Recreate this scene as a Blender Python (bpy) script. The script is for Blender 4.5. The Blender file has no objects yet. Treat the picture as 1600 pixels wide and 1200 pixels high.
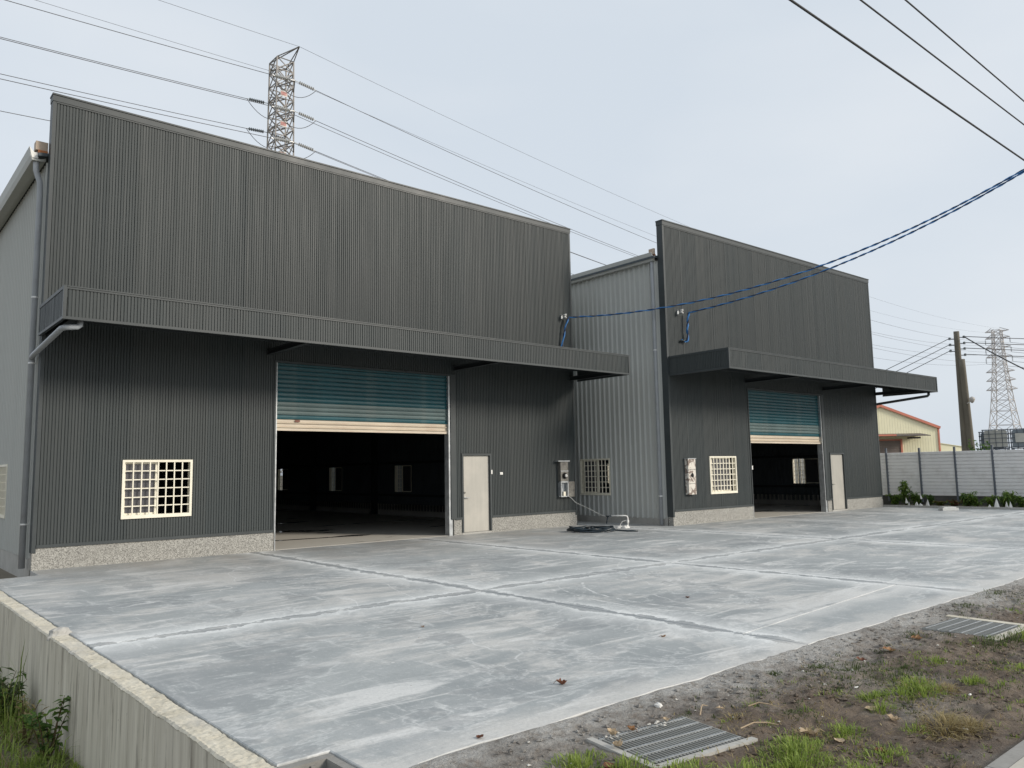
import bpy, bmesh, math, random
from mathutils import Vector, Matrix, noise

random.seed(7)
S = bpy.context.scene
COL = S.collection
R_ = math.radians

# ------------------------------------------------------------------ camera
CAM = Vector((-2.7275, -16.2102, 1.6))
yaw, pit, rol = R_(40.809), R_(6.3065), R_(-1.0343)
fw = Vector((math.sin(yaw)*math.cos(pit), math.cos(yaw)*math.cos(pit), math.sin(pit)))
rt = fw.cross(Vector((0, 0, 1))).normalized()
up = rt.cross(fw)
r2 = rt*math.cos(rol)+up*math.sin(rol)
u2 = up*math.cos(rol)-rt*math.sin(rol)
cam_d = bpy.data.cameras.new('camera')
cam_d.sensor_width = 36.0
cam_d.lens = 1225*36/1600
cam_d.clip_start = 0.05
cam_d.clip_end = 5000
cam = bpy.data.objects.new('camera', cam_d)
COL.objects.link(cam)
mw = Matrix((( r2.x, u2.x, -fw.x, CAM.x), (r2.y, u2.y, -fw.y, CAM.y), (r2.z, u2.z, -fw.z, CAM.z), (0, 0, 0, 1)))
cam.matrix_world = mw
S.camera = cam

# ------------------------------------------------------------------ sky and sun (thin overcast, weak low sun behind the camera)
SUN_AZ = R_(150)      # clockwise from +y
SUN_EL = R_(24)
w = bpy.data.worlds.new('World')
S.world = w
w.use_nodes = True
nt = w.node_tree
nt.nodes.clear()
out = nt.nodes.new('ShaderNodeOutputWorld')
sky = nt.nodes.new('ShaderNodeTexSky')
sky.sky_type = 'NISHITA'
sky.sun_disc = False
sky.sun_elevation = SUN_EL
sky.sun_rotation = SUN_AZ
sky.air_density = 1.0
sky.dust_density = 4.0
sky.ozone_density = 1.5
bg1 = nt.nodes.new('ShaderNodeBackground')
bg1.inputs[1].default_value = 0.07
nt.links.new(sky.outputs[0], bg1.inputs[0])
# cloud layer: an even veil with faint soft structure
tc = nt.nodes.new('ShaderNodeTexCoord')
mp = nt.nodes.new('ShaderNodeMapping')
mp.inputs['Scale'].default_value = (1.0, 1.0, 2.6)
nt.links.new(tc.outputs['Generated'], mp.inputs[0])
ns = nt.nodes.new('ShaderNodeTexNoise')
ns.inputs['Scale'].default_value = 2.1
ns.inputs['Detail'].default_value = 5
ns.inputs['Roughness'].default_value = 0.45
nt.links.new(mp.outputs[0], ns.inputs[0])
cr = nt.nodes.new('ShaderNodeValToRGB')
cr.color_ramp.elements[0].position = 0.36
cr.color_ramp.elements[0].color = (0.515, 0.566, 0.622, 1)
cr.color_ramp.elements[1].position = 0.66
cr.color_ramp.elements[1].color = (0.578, 0.615, 0.655, 1)
nt.links.new(ns.outputs['Fac'], cr.inputs[0])
bg2 = nt.nodes.new('ShaderNodeBackground')
bg2.inputs[1].default_value = 1.0
nt.links.new(cr.outputs[0], bg2.inputs[0])
mx = nt.nodes.new('ShaderNodeMixShader')
mx.inputs[0].default_value = 0.88
nt.links.new(bg1.outputs[0], mx.inputs[1])
nt.links.new(bg2.outputs[0], mx.inputs[2])
nt.links.new(mx.outputs[0], out.inputs[0])

sd = bpy.data.lights.new('sun', 'SUN')
sd.energy = 2.0
sd.angle = R_(14)
sd.color = (1.0, 0.925, 0.82)
sun = bpy.data.objects.new('sun', sd)
COL.objects.link(sun)
to_sun = Vector((math.sin(SUN_AZ)*math.cos(SUN_EL), math.cos(SUN_AZ)*math.cos(SUN_EL), math.sin(SUN_EL)))
sun.rotation_euler = to_sun.to_track_quat('Z', 'Y').to_euler()
sun.location = (10, -30, 30)

S.view_settings.view_transform = 'Standard'
S.view_settings.look = 'None'
S.view_settings.exposure = 0.5
S.view_settings.gamma = 1.0
S.view_settings.use_curve_mapping = False
S.render.engine = 'CYCLES'
S.cycles.max_bounces = 5
S.cycles.diffuse_bounces = 3
S.cycles.glossy_bounces = 2

# ------------------------------------------------------------------ helpers
class MB:
    def __init__(s): s.v = []; s.f = []
    def quad(s, a, b, c, d):
        n = len(s.v); s.v += [tuple(a), tuple(b), tuple(c), tuple(d)]; s.f.append((n, n+1, n+2, n+3)); return s
    def tri(s, a, b, c):
        n = len(s.v); s.v += [tuple(a), tuple(b), tuple(c)]; s.f.append((n, n+1, n+2)); return s
    def box(s, x0, x1, y0, y1, z0, z1):
        n = len(s.v)
        s.v += [(x0,y0,z0),(x1,y0,z0),(x1,y1,z0),(x0,y1,z0),(x0,y0,z1),(x1,y0,z1),(x1,y1,z1),(x0,y1,z1)]
        for f in ((0,3,2,1),(4,5,6,7),(0,1,5,4),(1,2,6,5),(2,3,7,6),(3,0,4,7)): s.f.append(tuple(n+i for i in f))
        return s
    def prism(s, prof, a, b):
        """prof: list of (p,q) offsets; a,b: functions (p,q)->xyz at both ends"""
        n = len(s.v); k = len(prof)
        s.v += [tuple(a(p, q)) for p, q in prof]+[tuple(b(p, q)) for p, q in prof]
        for i in range(k): s.f.append((n+i, n+(i+1) % k, n+k+(i+1) % k, n+k+i))
        s.f.append(tuple(n+i for i in reversed(range(k)))); s.f.append(tuple(n+k+i for i in range(k)))
        return s
    def bar(s, a, b, wd, ht=None):
        """square bar between two points"""
        ht = ht or wd
        a = Vector(a); b = Vector(b); d = (b-a).normalized()
        h = Vector((0, 0, 1)) if abs(d.z) < 0.95 else Vector((1, 0, 0))
        x = d.cross(h).normalized(); y = x.cross(d)
        n = len(s.v)
        for p in (a, b):
            for i, j in ((-1,-1),(1,-1),(1,1),(-1,1)): s.v.append(tuple(p+x*(i*wd/2)+y*(j*ht/2)))
        for f in ((0,1,5,4),(1,2,6,5),(2,3,7,6),(3,0,4,7),(3,2,1,0),(4,5,6,7)): s.f.append(tuple(n+i for i in f))
        return s
    def tube(s, pts, r, k=8, cap=True):
        pts = [Vector(p) for p in pts]
        rr = r if isinstance(r, (list, tuple)) else [r]*len(pts)
        n0 = len(s.v); px = None
        for i, p in enumerate(pts):
            d = (pts[min(i+1, len(pts)-1)]-pts[max(i-1, 0)]).normalized()
            if px is None:
                h = Vector((0, 0, 1)) if abs(d.z) < 0.9 else Vector((1, 0, 0))
                px = d.cross(h).normalized()
            else:
                px = (px-d*px.dot(d)).normalized()
            py = d.cross(px)
            for j in range(k):
                t = 2*math.pi*j/k
                s.v.append(tuple(p+(px*math.cos(t)+py*math.sin(t))*rr[i]))
        for i in range(len(pts)-1):
            for j in range(k):
                a = n0+i*k+j; b = n0+i*k+(j+1) % k
                s.f.append((a, b, b+k, a+k))
        if cap:
            s.f.append(tuple(n0+j for j in reversed(range(k))))
            e = n0+(len(pts)-1)*k
            s.f.append(tuple(e+j for j in range(k)))
        return s
    def lathe(s, prof, c=(0, 0, 0), k=12, axis='z'):
        n0 = len(s.v)
        for r, h in prof:
            for j in range(k):
                t = 2*math.pi*j/k; a, b = r*math.cos(t), r*math.sin(t)
                v = (a, b, h) if axis == 'z' else ((a, h, b) if axis == 'y' else (h, a, b))
                s.v.append((c[0]+v[0], c[1]+v[1], c[2]+v[2]))
        for i in range(len(prof)-1):
            for j in range(k):
                a = n0+i*k+j; b = n0+i*k+(j+1) % k
                s.f.append((a, b, b+k, a+k))
        s.f.append(tuple(n0+j for j in range(k))); e = n0+(len(prof)-1)*k
        s.f.append(tuple(e+j for j in range(k)))
        return s
    def mesh(s, name):
        m = bpy.data.meshes.new(name); m.from_pydata(s.v, [], s.f); m.update(); return m
    def build(s, name, mat, parent=None, smooth=False, loc=None, fix=True):
        m = s.mesh(name)
        if fix:
            b = bmesh.new(); b.from_mesh(m); bmesh.ops.recalc_face_normals(b, faces=b.faces); b.to_mesh(m); b.free()
        if smooth:
            for p in m.polygons: p.use_smooth = True
        if mat: m.materials.append(mat)
        return link(name, m, parent, loc)

def link(name, data, parent=None, loc=None, rot=None):
    o = bpy.data.objects.new(name, data); COL.objects.link(o)
    if parent: o.parent = parent
    if loc is not None: o.location = loc
    if rot is not None: o.rotation_euler = rot
    return o

def tag(o, label=None, cat=None, group=None, kind=None):
    if label: o['label'] = label
    if cat: o['category'] = cat
    if group: o['group'] = group
    if kind: o['kind'] = kind
    return o

def empty(name, loc=(0, 0, 0), rz=0, label=None, cat=None, group=None):
    o = link(name, None, None, loc, (0, 0, rz)); o.empty_display_size = 0.2
    return tag(o, label, cat, group)

def copy_tree(o, parent=None):
    c = o.copy(); COL.objects.link(c); c.parent = parent
    for ch in list(o.children): copy_tree(ch, c)
    return c

# ------------------------------------------------------------------ materials
def srgb(r, g, b):
    f = lambda c: (c/12.92 if c <= 0.04045 else ((c+0.055)/1.055)**2.4)
    return (f(r/255), f(g/255), f(b/255), 1)

class NT:
    """small wrapper that keeps node building short"""
    def __init__(s, name):
        s.m = bpy.data.materials.new(name); s.m.use_nodes = True; s.t = s.m.node_tree
        s.b = s.t.nodes['Principled BSDF']; s.o = s.t.nodes['Material Output']
        s.tc = s.n('ShaderNodeTexCoord')
    def n(s, k, **kw):
        x = s.t.nodes.new(k)
        for a, b in kw.items(): setattr(x, a, b)
        return x
    def l(s, a, b): s.t.links.new(a, b)
    def put(s, inp, v):
        if hasattr(v, 'is_output') or isinstance(v, bpy.types.NodeSocket): s.l(v, inp)
        else: inp.default_value = v
    def coord(s, scale=(1, 1, 1), rot=(0, 0, 0), src='Object', loc=(0, 0, 0)):
        m = s.n('ShaderNodeMapping'); m.inputs['Scale'].default_value = scale; m.inputs['Rotation'].default_value = rot
        m.inputs['Location'].default_value = loc
        if isinstance(src, str): s.l(s.tc.outputs[src], m.inputs[0])
        else: s.l(src, m.inputs[0])
        return m.outputs[0]
    def noise(s, scale, detail=4, rough=0.55, co=None, dist=0.0):
        x = s.n('ShaderNodeTexNoise'); x.inputs['Scale'].default_value = scale; x.inputs['Detail'].default_value = detail
        x.inputs['Roughness'].default_value = rough; x.inputs['Distortion'].default_value = dist
        s.l(co if co is not None else s.tc.outputs['Object'], x.inputs['Vector']); return x.outputs['Fac']
    def vor(s, scale, co=None, feat='F1', out='Distance'):
        x = s.n('ShaderNodeTexVoronoi'); x.feature = feat; x.inputs['Scale'].default_value = scale
        s.l(co if co is not None else s.tc.outputs['Object'], x.inputs['Vector']); return x.outputs[out]
    def math(s, op, a, b=0.0, clamp=False):
        x = s.n('ShaderNodeMath', operation=op, use_clamp=clamp); s.put(x.inputs[0], a); s.put(x.inputs[1], b); return x.outputs[0]
    def ramp(s, fac, stops, interp='LINEAR'):
        x = s.n('ShaderNodeValToRGB'); e = x.color_ramp.elements; x.color_ramp.interpolation = interp
        while len(e) < len(stops): e.new(0.5)
        for i, (p, c) in enumerate(stops):
            e[i].position = p
            e[i].color = c if isinstance(c, (tuple, list)) else (c, c, c, 1)
        s.l(fac, x.inputs[0]); return x.outputs[0]
    def mix(s, fac, a, b, mode='MIX'):
        x = s.n('ShaderNodeMix', data_type='RGBA', blend_type=mode)
        s.put(x.inputs[0], fac); s.put(x.inputs[6], a); s.put(x.inputs[7], b); return x.outputs[2]
    def rng(s, v, a, b, c, d):
        x = s.n('ShaderNodeMapRange'); s.l(v, x.inputs[0])
        for i, q in enumerate((a, b, c, d)): x.inputs[i+1].default_value = q
        return x.outputs[0]
    def bump(s, h, strength=0.3, dist=0.01):
        x = s.n('ShaderNodeBump'); x.inputs['Strength'].default_value = strength; x.inputs['Distance'].default_value = dist
        s.l(h, x.inputs['Height']); s.l(x.outputs[0], s.b.inputs['Normal'])
    def base(s, c): s.put(s.b.inputs['Base Color'], c)
    def rough(s, r): s.put(s.b.inputs['Roughness'], r)
    def metal(s, v): s.b.inputs['Metallic'].default_value = v
    def spec(s, v): s.b.inputs['Specular IOR Level'].default_value = v

def paint(name, c, rough=0.5, var=0.12, scale=3.0, metal=0.0, spec=0.4, dirt=None, dirt_amt=0.25, bump=0.0, stretch=(1, 1, 1)):
    k = NT(name)
    co = k.coord(stretch)
    n1 = k.noise(scale, 5, 0.6, co)
    d = tuple(x*(1-var) for x in c[:3])+(1,); e = tuple(min(1, x*(1+var)) for x in c[:3])+(1,)
    col = k.ramp(n1, [(0.3, d), (0.7, e)])
    if dirt:
        n2 = k.noise(scale*2.7, 6, 0.65, co)
        col = k.mix(k.rng(n2, 0.5, 0.75, 0.0, dirt_amt), col, dirt)
    k.base(col); k.rough(k.rng(n1, 0.2, 0.8, max(0.05, rough-0.08), min(1, rough+0.08))); k.metal(metal); k.spec(spec)
    if bump: k.bump(k.noise(scale*25, 3, 0.6), bump, 0.004)
    return k.m

M = {}
# dark corrugated steel: charcoal, faint rain streaks running down
k = NT('charcoal_steel')
co = k.coord((6.0, 6.0, 0.25)); n1 = k.noise(1.5, 5, 0.6, co); n2 = k.noise(0.35, 3, 0.5)
c = k.mix(n1, (0.039, 0.048, 0.050, 1), (0.056, 0.063, 0.063, 1))
c = k.mix(k.rng(n2, 0.3, 0.75, 0, 0.5), c, (0.044, 0.056, 0.058, 1))
sxx = k.n('ShaderNodeSeparateXYZ'); k.l(k.tc.outputs['Object'], sxx.inputs[0])
wn = k.n('ShaderNodeTexWhiteNoise'); wn.noise_dimensions = '1D'; k.l(k.math('FLOOR', k.math('DIVIDE', k.math('SUBTRACT', sxx.outputs[0], 0.06), 0.7392)), wn.inputs['W'])
c = k.mix(k.math('MULTIPLY', wn.outputs['Value'], 0.30), c, (0.074, 0.078, 0.075, 1))
fl = k.ramp(k.noise(55, 2, 0.5, k.coord((1, 1, 0.35))), [(0.77, 0), (0.80, 1)])
c = k.mix(k.math('MULTIPLY', fl, 0.16), c, (0.35, 0.34, 0.31, 1))
c = k.mix(k.rng(k.noise(2.2, 5, .65, k.coord((1.6, 1.6, .5))), .58, .78, 0, .20), c, (0.10, 0.102, 0.094, 1))
k.base(c); k.rough(k.rng(n1, 0.2, 0.8, 0.42, 0.6)); k.spec(0.28); M['char'] = k.m
M['trim'] = paint('charcoal_trim', (0.048, 0.056, 0.058, 1), 0.45, 0.12, 1.2, spec=0.35, dirt=(0.13, 0.13, 0.12, 1), dirt_amt=0.15)
M['inner_dark'] = paint('dark_inner_sheet', (0.07, 0.085, 0.095, 1), 0.6, 0.15, 1.5)  # interior shade put into the colour of the inner sheet
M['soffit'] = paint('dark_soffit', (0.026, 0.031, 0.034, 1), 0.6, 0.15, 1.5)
# pale blue-grey side sheet
k = NT('blue_grey_steel')
co = k.coord((5, 5, 0.2)); n1 = k.noise(1.2, 5, 0.6, co)
c = k.mix(n1, (0.43, 0.445, 0.425, 1), (0.50, 0.505, 0.475, 1))
c = k.mix(k.rng(k.noise(0.9, 6, 0.65, k.coord((2, 2, 0.6))), 0.55, 0.8, 0, 0.25), c, (0.45, 0.45, 0.43, 1))
k.base(c); k.rough(0.5); k.spec(0.35); M['side'] = k.m
M['pvc'] = paint('grey_pvc', (0.34, 0.36, 0.38, 1), 0.4, 0.08, 2.0, dirt=(0.2, 0.19, 0.18, 1), dirt_amt=0.3)
M['clamp'] = paint('bright_clamp', (0.7, 0.7, 0.68, 1), 0.35, 0.1, 4, metal=0.3)
M['cream'] = paint('cream_frame', (0.83, 0.785, 0.65, 1), 0.45, 0.05, 3.0, dirt=(0.45, 0.4, 0.3, 1), dirt_amt=0.2)
M['galv'] = paint('galvanised', (0.42, 0.44, 0.45, 1), 0.42, 0.25, 6.0, metal=0.55, dirt=(0.6, 0.6, 0.58, 1), dirt_amt=0.4)
M['teal_grey'] = paint('grey_teal_slat', (0.115, 0.165, 0.165, 1), 0.4, 0.2, 2.5, spec=0.4, dirt=(0.22, 0.24, 0.22, 1), dirt_amt=0.4, stretch=(0.4, 1, 1))  # paler, greyer teal for three of the lower slats
M['teal'] = paint('teal_slat', (0.006, 0.080, 0.100, 1), 0.36, 0.15, 2.5, spec=0.5, dirt=(0.2, 0.24, 0.22, 1), dirt_amt=0.3, stretch=(0.4, 1, 1))
M['slat_w'] = paint('cream_slat', (0.60, 0.52, 0.41, 1), 0.4, 0.12, 2.0, spec=0.5, dirt=(0.42, 0.27, 0.2, 1), dirt_amt=0.4, stretch=(0.4, 1, 3))
M['glass'] = paint('grey_film_glass', (0.10, 0.098, 0.105, 1), 0.22, 0.1, 1.5, spec=0.5)
k = NT('clear_glass'); k.base((0.75, 0.8, 0.8, 1)); k.rough(0.03); k.b.inputs['Transmission Weight'].default_value = 1.0; k.b.inputs['IOR'].default_value = 1.02; M['clear'] = k.m
# door: stainless film, streaky and dusty
k = NT('dusty_door')
n1 = k.noise(2.2, 6, 0.65, k.coord((5, 5, 0.45))); n2 = k.noise(1.3, 4, 0.6)
c = k.mix(n1, (0.33, 0.318, 0.285, 1), (0.49, 0.47, 0.42, 1)); c = k.mix(k.rng(n2, 0.45, 0.7, 0, 0.5), c, (0.53, 0.50, 0.44, 1))
k.base(c); k.rough(k.rng(n1, 0.2, 0.8, 0.35, 0.6)); k.metal(0.1); M['door'] = k.m
# washed pebble plinth
k = NT('washed_pebble')
v = k.vor(85, out='Color'); sp = k.n('ShaderNodeSeparateColor'); k.l(v, sp.inputs[0])
c = k.ramp(sp.outputs[0], [(0.0, (0.12, 0.115, 0.105, 1)), (0.3, (0.24, 0.235, 0.215, 1)), (0.62, (0.34, 0.33, 0.30, 1)), (0.93, (0.48, 0.47, 0.43, 1))])
c = k.mix(k.rng(k.noise(1.6, 5, 0.6), 0.4, 0.75, 0, 0.35), c, (0.26, 0.25, 0.225, 1))
k.base(c); k.rough(0.8); k.bump(k.vor(85), 0.6, 0.006); M['pebble'] = k.m
# plain concrete (kerbs, interior floor, side base)
def concrete(name, a, b, st, scale=1.5, amt=0.5, bump=0.25):
    k = NT(name); n1 = k.noise(scale, 7, 0.62); n2 = k.noise(scale*9, 5, 0.6); n3 = k.noise(scale*0.5, 5, 0.65, dist=0.8)
    c = k.mix(k.rng(n1, 0.3, 0.7, 0, 1), a, b); c = k.mix(k.rng(n3, 0.5, 0.72, 0, amt), c, st)
    c = k.mix(k.rng(n2, 0.5, 0.75, 0, 0.35), c, tuple(x*0.6 for x in a[:3])+(1,))
    k.base(c); k.rough(0.82); k.bump(n2, bump, 0.006); return k.m
M['conc'] = concrete('pale_concrete', (0.36, 0.35, 0.32, 1), (0.46, 0.45, 0.42, 1), (0.27, 0.255, 0.23, 1))
M['conc_d'] = concrete('dark_block_wall', (0.05, 0.05, 0.048, 1), (0.10, 0.098, 0.092, 1), (0.17, 0.165, 0.15, 1), 2.0)
k = NT('indoor_floor')
n1 = k.noise(0.6, 6, 0.6); n2 = k.noise(0.5, 5, 0.55, k.coord((0.55, 1.6, 1), loc=(3, 1, 0)), 0.6)
wet = k.ramp(n2, [(0.59, 0), (0.61, 1)])
c = k.mix(n1, (0.48, 0.455, 0.40, 1), (0.60, 0.57, 0.51, 1)); c = k.mix(wet, c, (0.06, 0.058, 0.055, 1))
k.base(c); k.rough(k.mix(wet, (0.75, 0.75, 0.75, 1), (0.12, 0.12, 0.12, 1))); M['floor'] = k.m
# yard slab: fresh cement paste smeared and washed, bleeding along the saw cuts
k = NT('yard_concrete')
sx = k.n('ShaderNodeSeparateXYZ'); k.l(k.tc.outputs['Object'], sx.inputs[0])
X, Y = sx.outputs[0], sx.outputs[1]
big = k.noise(0.32, 4, 0.6, None, 0.9)
mid = k.noise(0.9, 6, 0.68, k.coord((1, 1.0, 1), rot=(0, 0, 0.6)), 1.3)
smear = k.noise(1.15, 7, 0.74, k.coord((0.40, 2.3, 1), rot=(0, 0, 0.75)), 0.7)
smear2 = k.noise(2.0, 6, 0.74, k.coord((2.4, 0.4, 1), rot=(0, 0, 0.25)))
fine = k.noise(38, 3, 0.7)
speck = k.noise(15, 5, 0.78)
pan = k.math('SUBTRACT', k.noise(0.45, 3, 0.5, k.coord(loc=(8, 3, 0))), 0.5)
c = k.mix(k.rng(big, 0.36, 0.62, 0, 1), (0.282, 0.305, 0.312, 1), (0.395, 0.418, 0.418, 1))
c = k.mix(k.rng(mid, 0.46, 0.66, 0, 0.65), c, (0.455, 0.468, 0.468, 1))
# dried paste: crisp-edged chalky patches
pst = k.math('ADD', k.noise(0.42, 6, 0.72, k.coord(loc=(11, 4, 0)), 0.7), k.math('MULTIPLY', k.math('SUBTRACT', smear, 0.5), 0.75))
c = k.mix(k.rng(pst, 0.49, 0.62, 0, 0.78), c, (0.62, 0.608, 0.58, 1))
c = k.mix(k.rng(k.math('ADD', smear, k.math('MULTIPLY', pan, 0.3)), 0.55, 0.64, 0, 0.8), c, (0.68, 0.685, 0.67, 1))
c = k.mix(k.rng(smear2, 0.58, 0.64, 0, 0.6), c, (0.63, 0.64, 0.63, 1))
# damp patches with a pale tide line
dmp = k.math('ADD', k.noise(0.62, 5, 0.66, k.coord(loc=(5, 9, 0)), 0.5), k.math('MULTIPLY', k.math('SUBTRACT', smear, 0.5), 0.35))
c = k.mix(k.rng(dmp, 0.55, 0.585, 0, 0.5), c, (0.245, 0.262, 0.272, 1))
c = k.mix(k.ramp(dmp, [(0.53, 0), (0.546, 0.45), (0.556, 0)]), c, (0.70, 0.71, 0.70, 1))
# drying fronts: long thin pale lines where slurry pooled
for sc_, lo, nn in ((0.33, 2, 4.5),):
    cn = k.noise(sc_, 3, 0.5, k.coord(loc=(lo, lo*2, 0)), 0.6)
    ct = k.math('ABSOLUTE', k.math('SUBTRACT', k.math('FRACT', k.math('ADD', k.math('MULTIPLY', cn, nn), k.math('MULTIPLY', k.math('SUBTRACT', speck, 0.5), 0.06))), 0.5))
    c = k.mix(k.math('MULTIPLY', k.rng(ct, 0.004, 0.016, 0.6, 0.0), k.rng(k.noise(0.6, 3, .5, k.coord(loc=(lo, 1, 0))), 0.48, 0.56, 0, 1)), c, (0.74, 0.745, 0.735, 1))
# warmer, less washed strip near the building
warm = k.math('MULTIPLY', k.rng(Y, -4.6, -0.6, 0, 1), k.rng(k.noise(0.8, 5, 0.6), 0.35, 0.65, 0, 0.8))
c = k.mix(warm, c, (0.33, 0.315, 0.29, 1))
wob = k.math('MULTIPLY', k.math('SUBTRACT', k.noise(1.5, 4, 0.65), 0.5), 0.46)
wob2 = k.math('MULTIPLY', k.math('SUBTRACT', k.noise(6.5, 4, 0.7), 0.5), 0.30)
ds = None
for axis, p in ((X, 4.0), (X, 8.12), (X, 13.9), (X, 19.0), (X, 23.3), (Y, -7.68)):
    d = k.math('ABSOLUTE', k.math('SUBTRACT', axis, p))
    ds = d if ds is None else k.math('MINIMUM', ds, d)
dd = k.math('ADD', k.math('ADD', ds, wob), wob2)
rim = k.math('MULTIPLY', k.ramp(k.math('MULTIPLY', dd, 1.0), [(0.0, 0.05), (0.078, 0.0), (0.09, 1.0), (0.135, 0.95), (0.22, 0.5), (0.6, 0.0)]), k.rng(k.noise(0.55, 4, .6, k.coord(loc=(2, 7, 0))), .33, .58, .5, 1.0))
core = k.ramp(dd, [(0.0, 0.65), (0.07, 0.45), (0.09, 0.0)])
c = k.mix(core, c, (0.285, 0.30, 0.31, 1))
c = k.mix(rim, c, (0.775, 0.79, 0.78, 1))
# dried slurry along the street edge and along the last cut
ed = k.math('ADD', k.math('ABSOLUTE', k.math('ADD', Y, 12.42)), k.math('MULTIPLY', wob, 1.6))
c = k.mix(k.ramp(ed, [(0.0, 0.9), (0.10, 0.7), (0.34, 0.0)]), c, (0.60, 0.59, 0.56, 1))
e2 = k.math('ADD', k.math('ABSOLUTE', k.math('ADD', Y, 11.55)), k.math('MULTIPLY', wob, 0.7))
e2 = k.math('ADD', e2, k.rng(X, 3.6, 4.6, 2, 0)); e2 = k.math('ADD', e2, k.rng(X, 8.4, 9.4, 0, 2))
c = k.mix(k.ramp(e2, [(0.0, 0.2), (0.05, 0.8), (0.10, 0.7), (0.35, 0.0)]), c, (0.66, 0.66, 0.64, 1))
# tyre scuffs: two thin curved arcs turning out of the shutter, and short scratches
def ring(cx, cy, r, wdt, x0, x1, y0, y1):
    a = k.math('SUBTRACT', X, cx); b = k.math('SUBTRACT', Y, cy)
    q = k.math('SQRT', k.math('ADD', k.math('MULTIPLY', a, a), k.math('MULTIPLY', b, b)))
    q = k.math('ABSOLUTE', k.math('SUBTRACT', k.math('ADD', q, k.math('MULTIPLY', wob2, 0.25)), r))
    m_ = k.math('LESS_THAN', q, wdt)
    for ax, lo, hi in ((X, x0, x1), (Y, y0, y1)):
        m_ = k.math('MULTIPLY', m_, k.math('MULTIPLY', k.math('GREATER_THAN', ax, lo), k.math('LESS_THAN', ax, hi)))
    return m_
sc = None
for a in ((1.6, -6.6, 2.33, 0.030, 2.5, 6, -6.9, -4.6), (1.6, -6.6, 2.55, 0.034, 2.5, 6, -6.8, -4.6), (1.4, -6.7, 2.95, 0.02, 2.5, 6, -7.2, -4.3),
          (7.0, -9.9, 2.3, 0.018, 4.3, 6, -10.6, -8.2), (7.2, -9.8, 2.75, 0.016, 4.1, 6, -10.9, -8.2), (13, -9.5, 5.2, 0.02, 7.6, 10, -11.6, -8.2), (14.2, -10, 5.8, 0.018, 7.9, 11, -11.9, -8.6), (12, -3.0, 7.4, 0.022, 3, 9, -9.6, -5.2),
          (20, 2, 15.6, 0.03, 5, 14, -12.2, -8.0), (20, 2, 15.95, 0.022, 5, 14, -12.2, -8.0), (20.1, 2, 16.4, 0.02, 5, 14, -12.2, -8.4)):
    q = ring(*a); sc = q if sc is None else k.math('MAXIMUM', sc, q)
sc = k.math('MULTIPLY', sc, k.rng(k.noise(7, 5, 0.75), 0.42, 0.56, 0, 0.8))
c = k.mix(sc, c, (0.74, 0.75, 0.74, 1))
vs = k.n('ShaderNodeTexVoronoi'); vs.inputs['Scale'].default_value = 1.5
k.l(k.coord((1.0, 0.16, 1), rot=(0, 0, 0.5)), vs.inputs['Vector'])
scr = k.math('LESS_THAN', vs.outputs['Distance'], 0.035)
vs2 = k.n('ShaderNodeTexVoronoi'); vs2.inputs['Scale'].default_value = 1.8
k.l(k.coord((0.14, 1.0, 1), rot=(0, 0, -0.25), loc=(4, 2, 0)), vs2.inputs['Vector'])
scr = k.math('MAXIMUM', scr, k.math('LESS_THAN', vs2.outputs['Distance'], 0.03))
c = k.mix(k.math('MULTIPLY', scr, k.rng(k.noise(0.7, 3, .5), .42, .6, 0, 0.75)), c, (0.70, 0.71, 0.70, 1))
flk = k.math('LESS_THAN', k.vor(2.6), 0.045)
c = k.mix(k.math('MULTIPLY', flk, 0.6), c, (0.75, 0.75, 0.73, 1))
c = k.mix(k.rng(speck, 0.56, 0.66, 0, 0.45), c, (0.66, 0.67, 0.665, 1))
c = k.mix(k.rng(speck, 0.44, 0.34, 0, 0.3), c, (0.26, 0.275, 0.28, 1))
c = k.mix(k.rng(fine, 0.35, 0.75, 0.0, 0.28), c, (0.22, 0.232, 0.24, 1))
k.base(c); k.rough(k.rng(mid, 0.3, 0.7, 0.5, 0.8)); k.spec(0.35)
k.bump(k.math('ADD', speck, k.math('MULTIPLY', fine, 0.35)), 0.35, 0.008)
M['yard'] = k.m
# board-marked wall concrete
k = NT('formed_wall_concrete')
st = k.noise(3.2, 6, 0.66, k.coord((1, 2.3, 0.10))); st2 = k.noise(7.0, 6, 0.7, k.coord((1, 1.6, 0.14), loc=(0, 3, 0))); n1 = k.noise(1.4, 6, 0.6); st3 = k.noise(2.0, 5, 0.65, k.coord((1, 2.0, 0.16), loc=(0, 7, 2)))
c = k.mix(k.rng(st, 0.3, 0.7, 0, 1), (0.46, 0.42, 0.34, 1), (0.72, 0.67, 0.56, 1)); c = k.mix(k.rng(st3, 0.52, 0.62, 0, 0.45), c, (0.36, 0.32, 0.26, 1))
c = k.mix(k.rng(st2, 0.56, 0.64, 0, 0.6), c, (0.18, 0.155, 0.125, 1))
c = k.mix(k.rng(n1, 0.5, 0.75, 0, 0.4), c, (0.66, 0.62, 0.54, 1))
pit_ = k.ramp(k.noise(24, 3, 0.6, k.coord((1, 1, 0.55))), [(0.73, 0), (0.77, 1)]); c = k.mix(pit_, c, (0.12, 0.11, 0.095, 1))
k.base(c); k.rough(0.85); k.bump(k.math('ADD', st, k.math('MULTIPLY', pit_, -0.5)), 0.5, 0.012); M['wall'] = k.m
k = NT('rough_wall_top')
n1 = k.noise(3.2, 7, 0.68); n2 = k.noise(14, 6, 0.7); n3 = k.noise(1.1, 4, 0.6)
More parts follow.
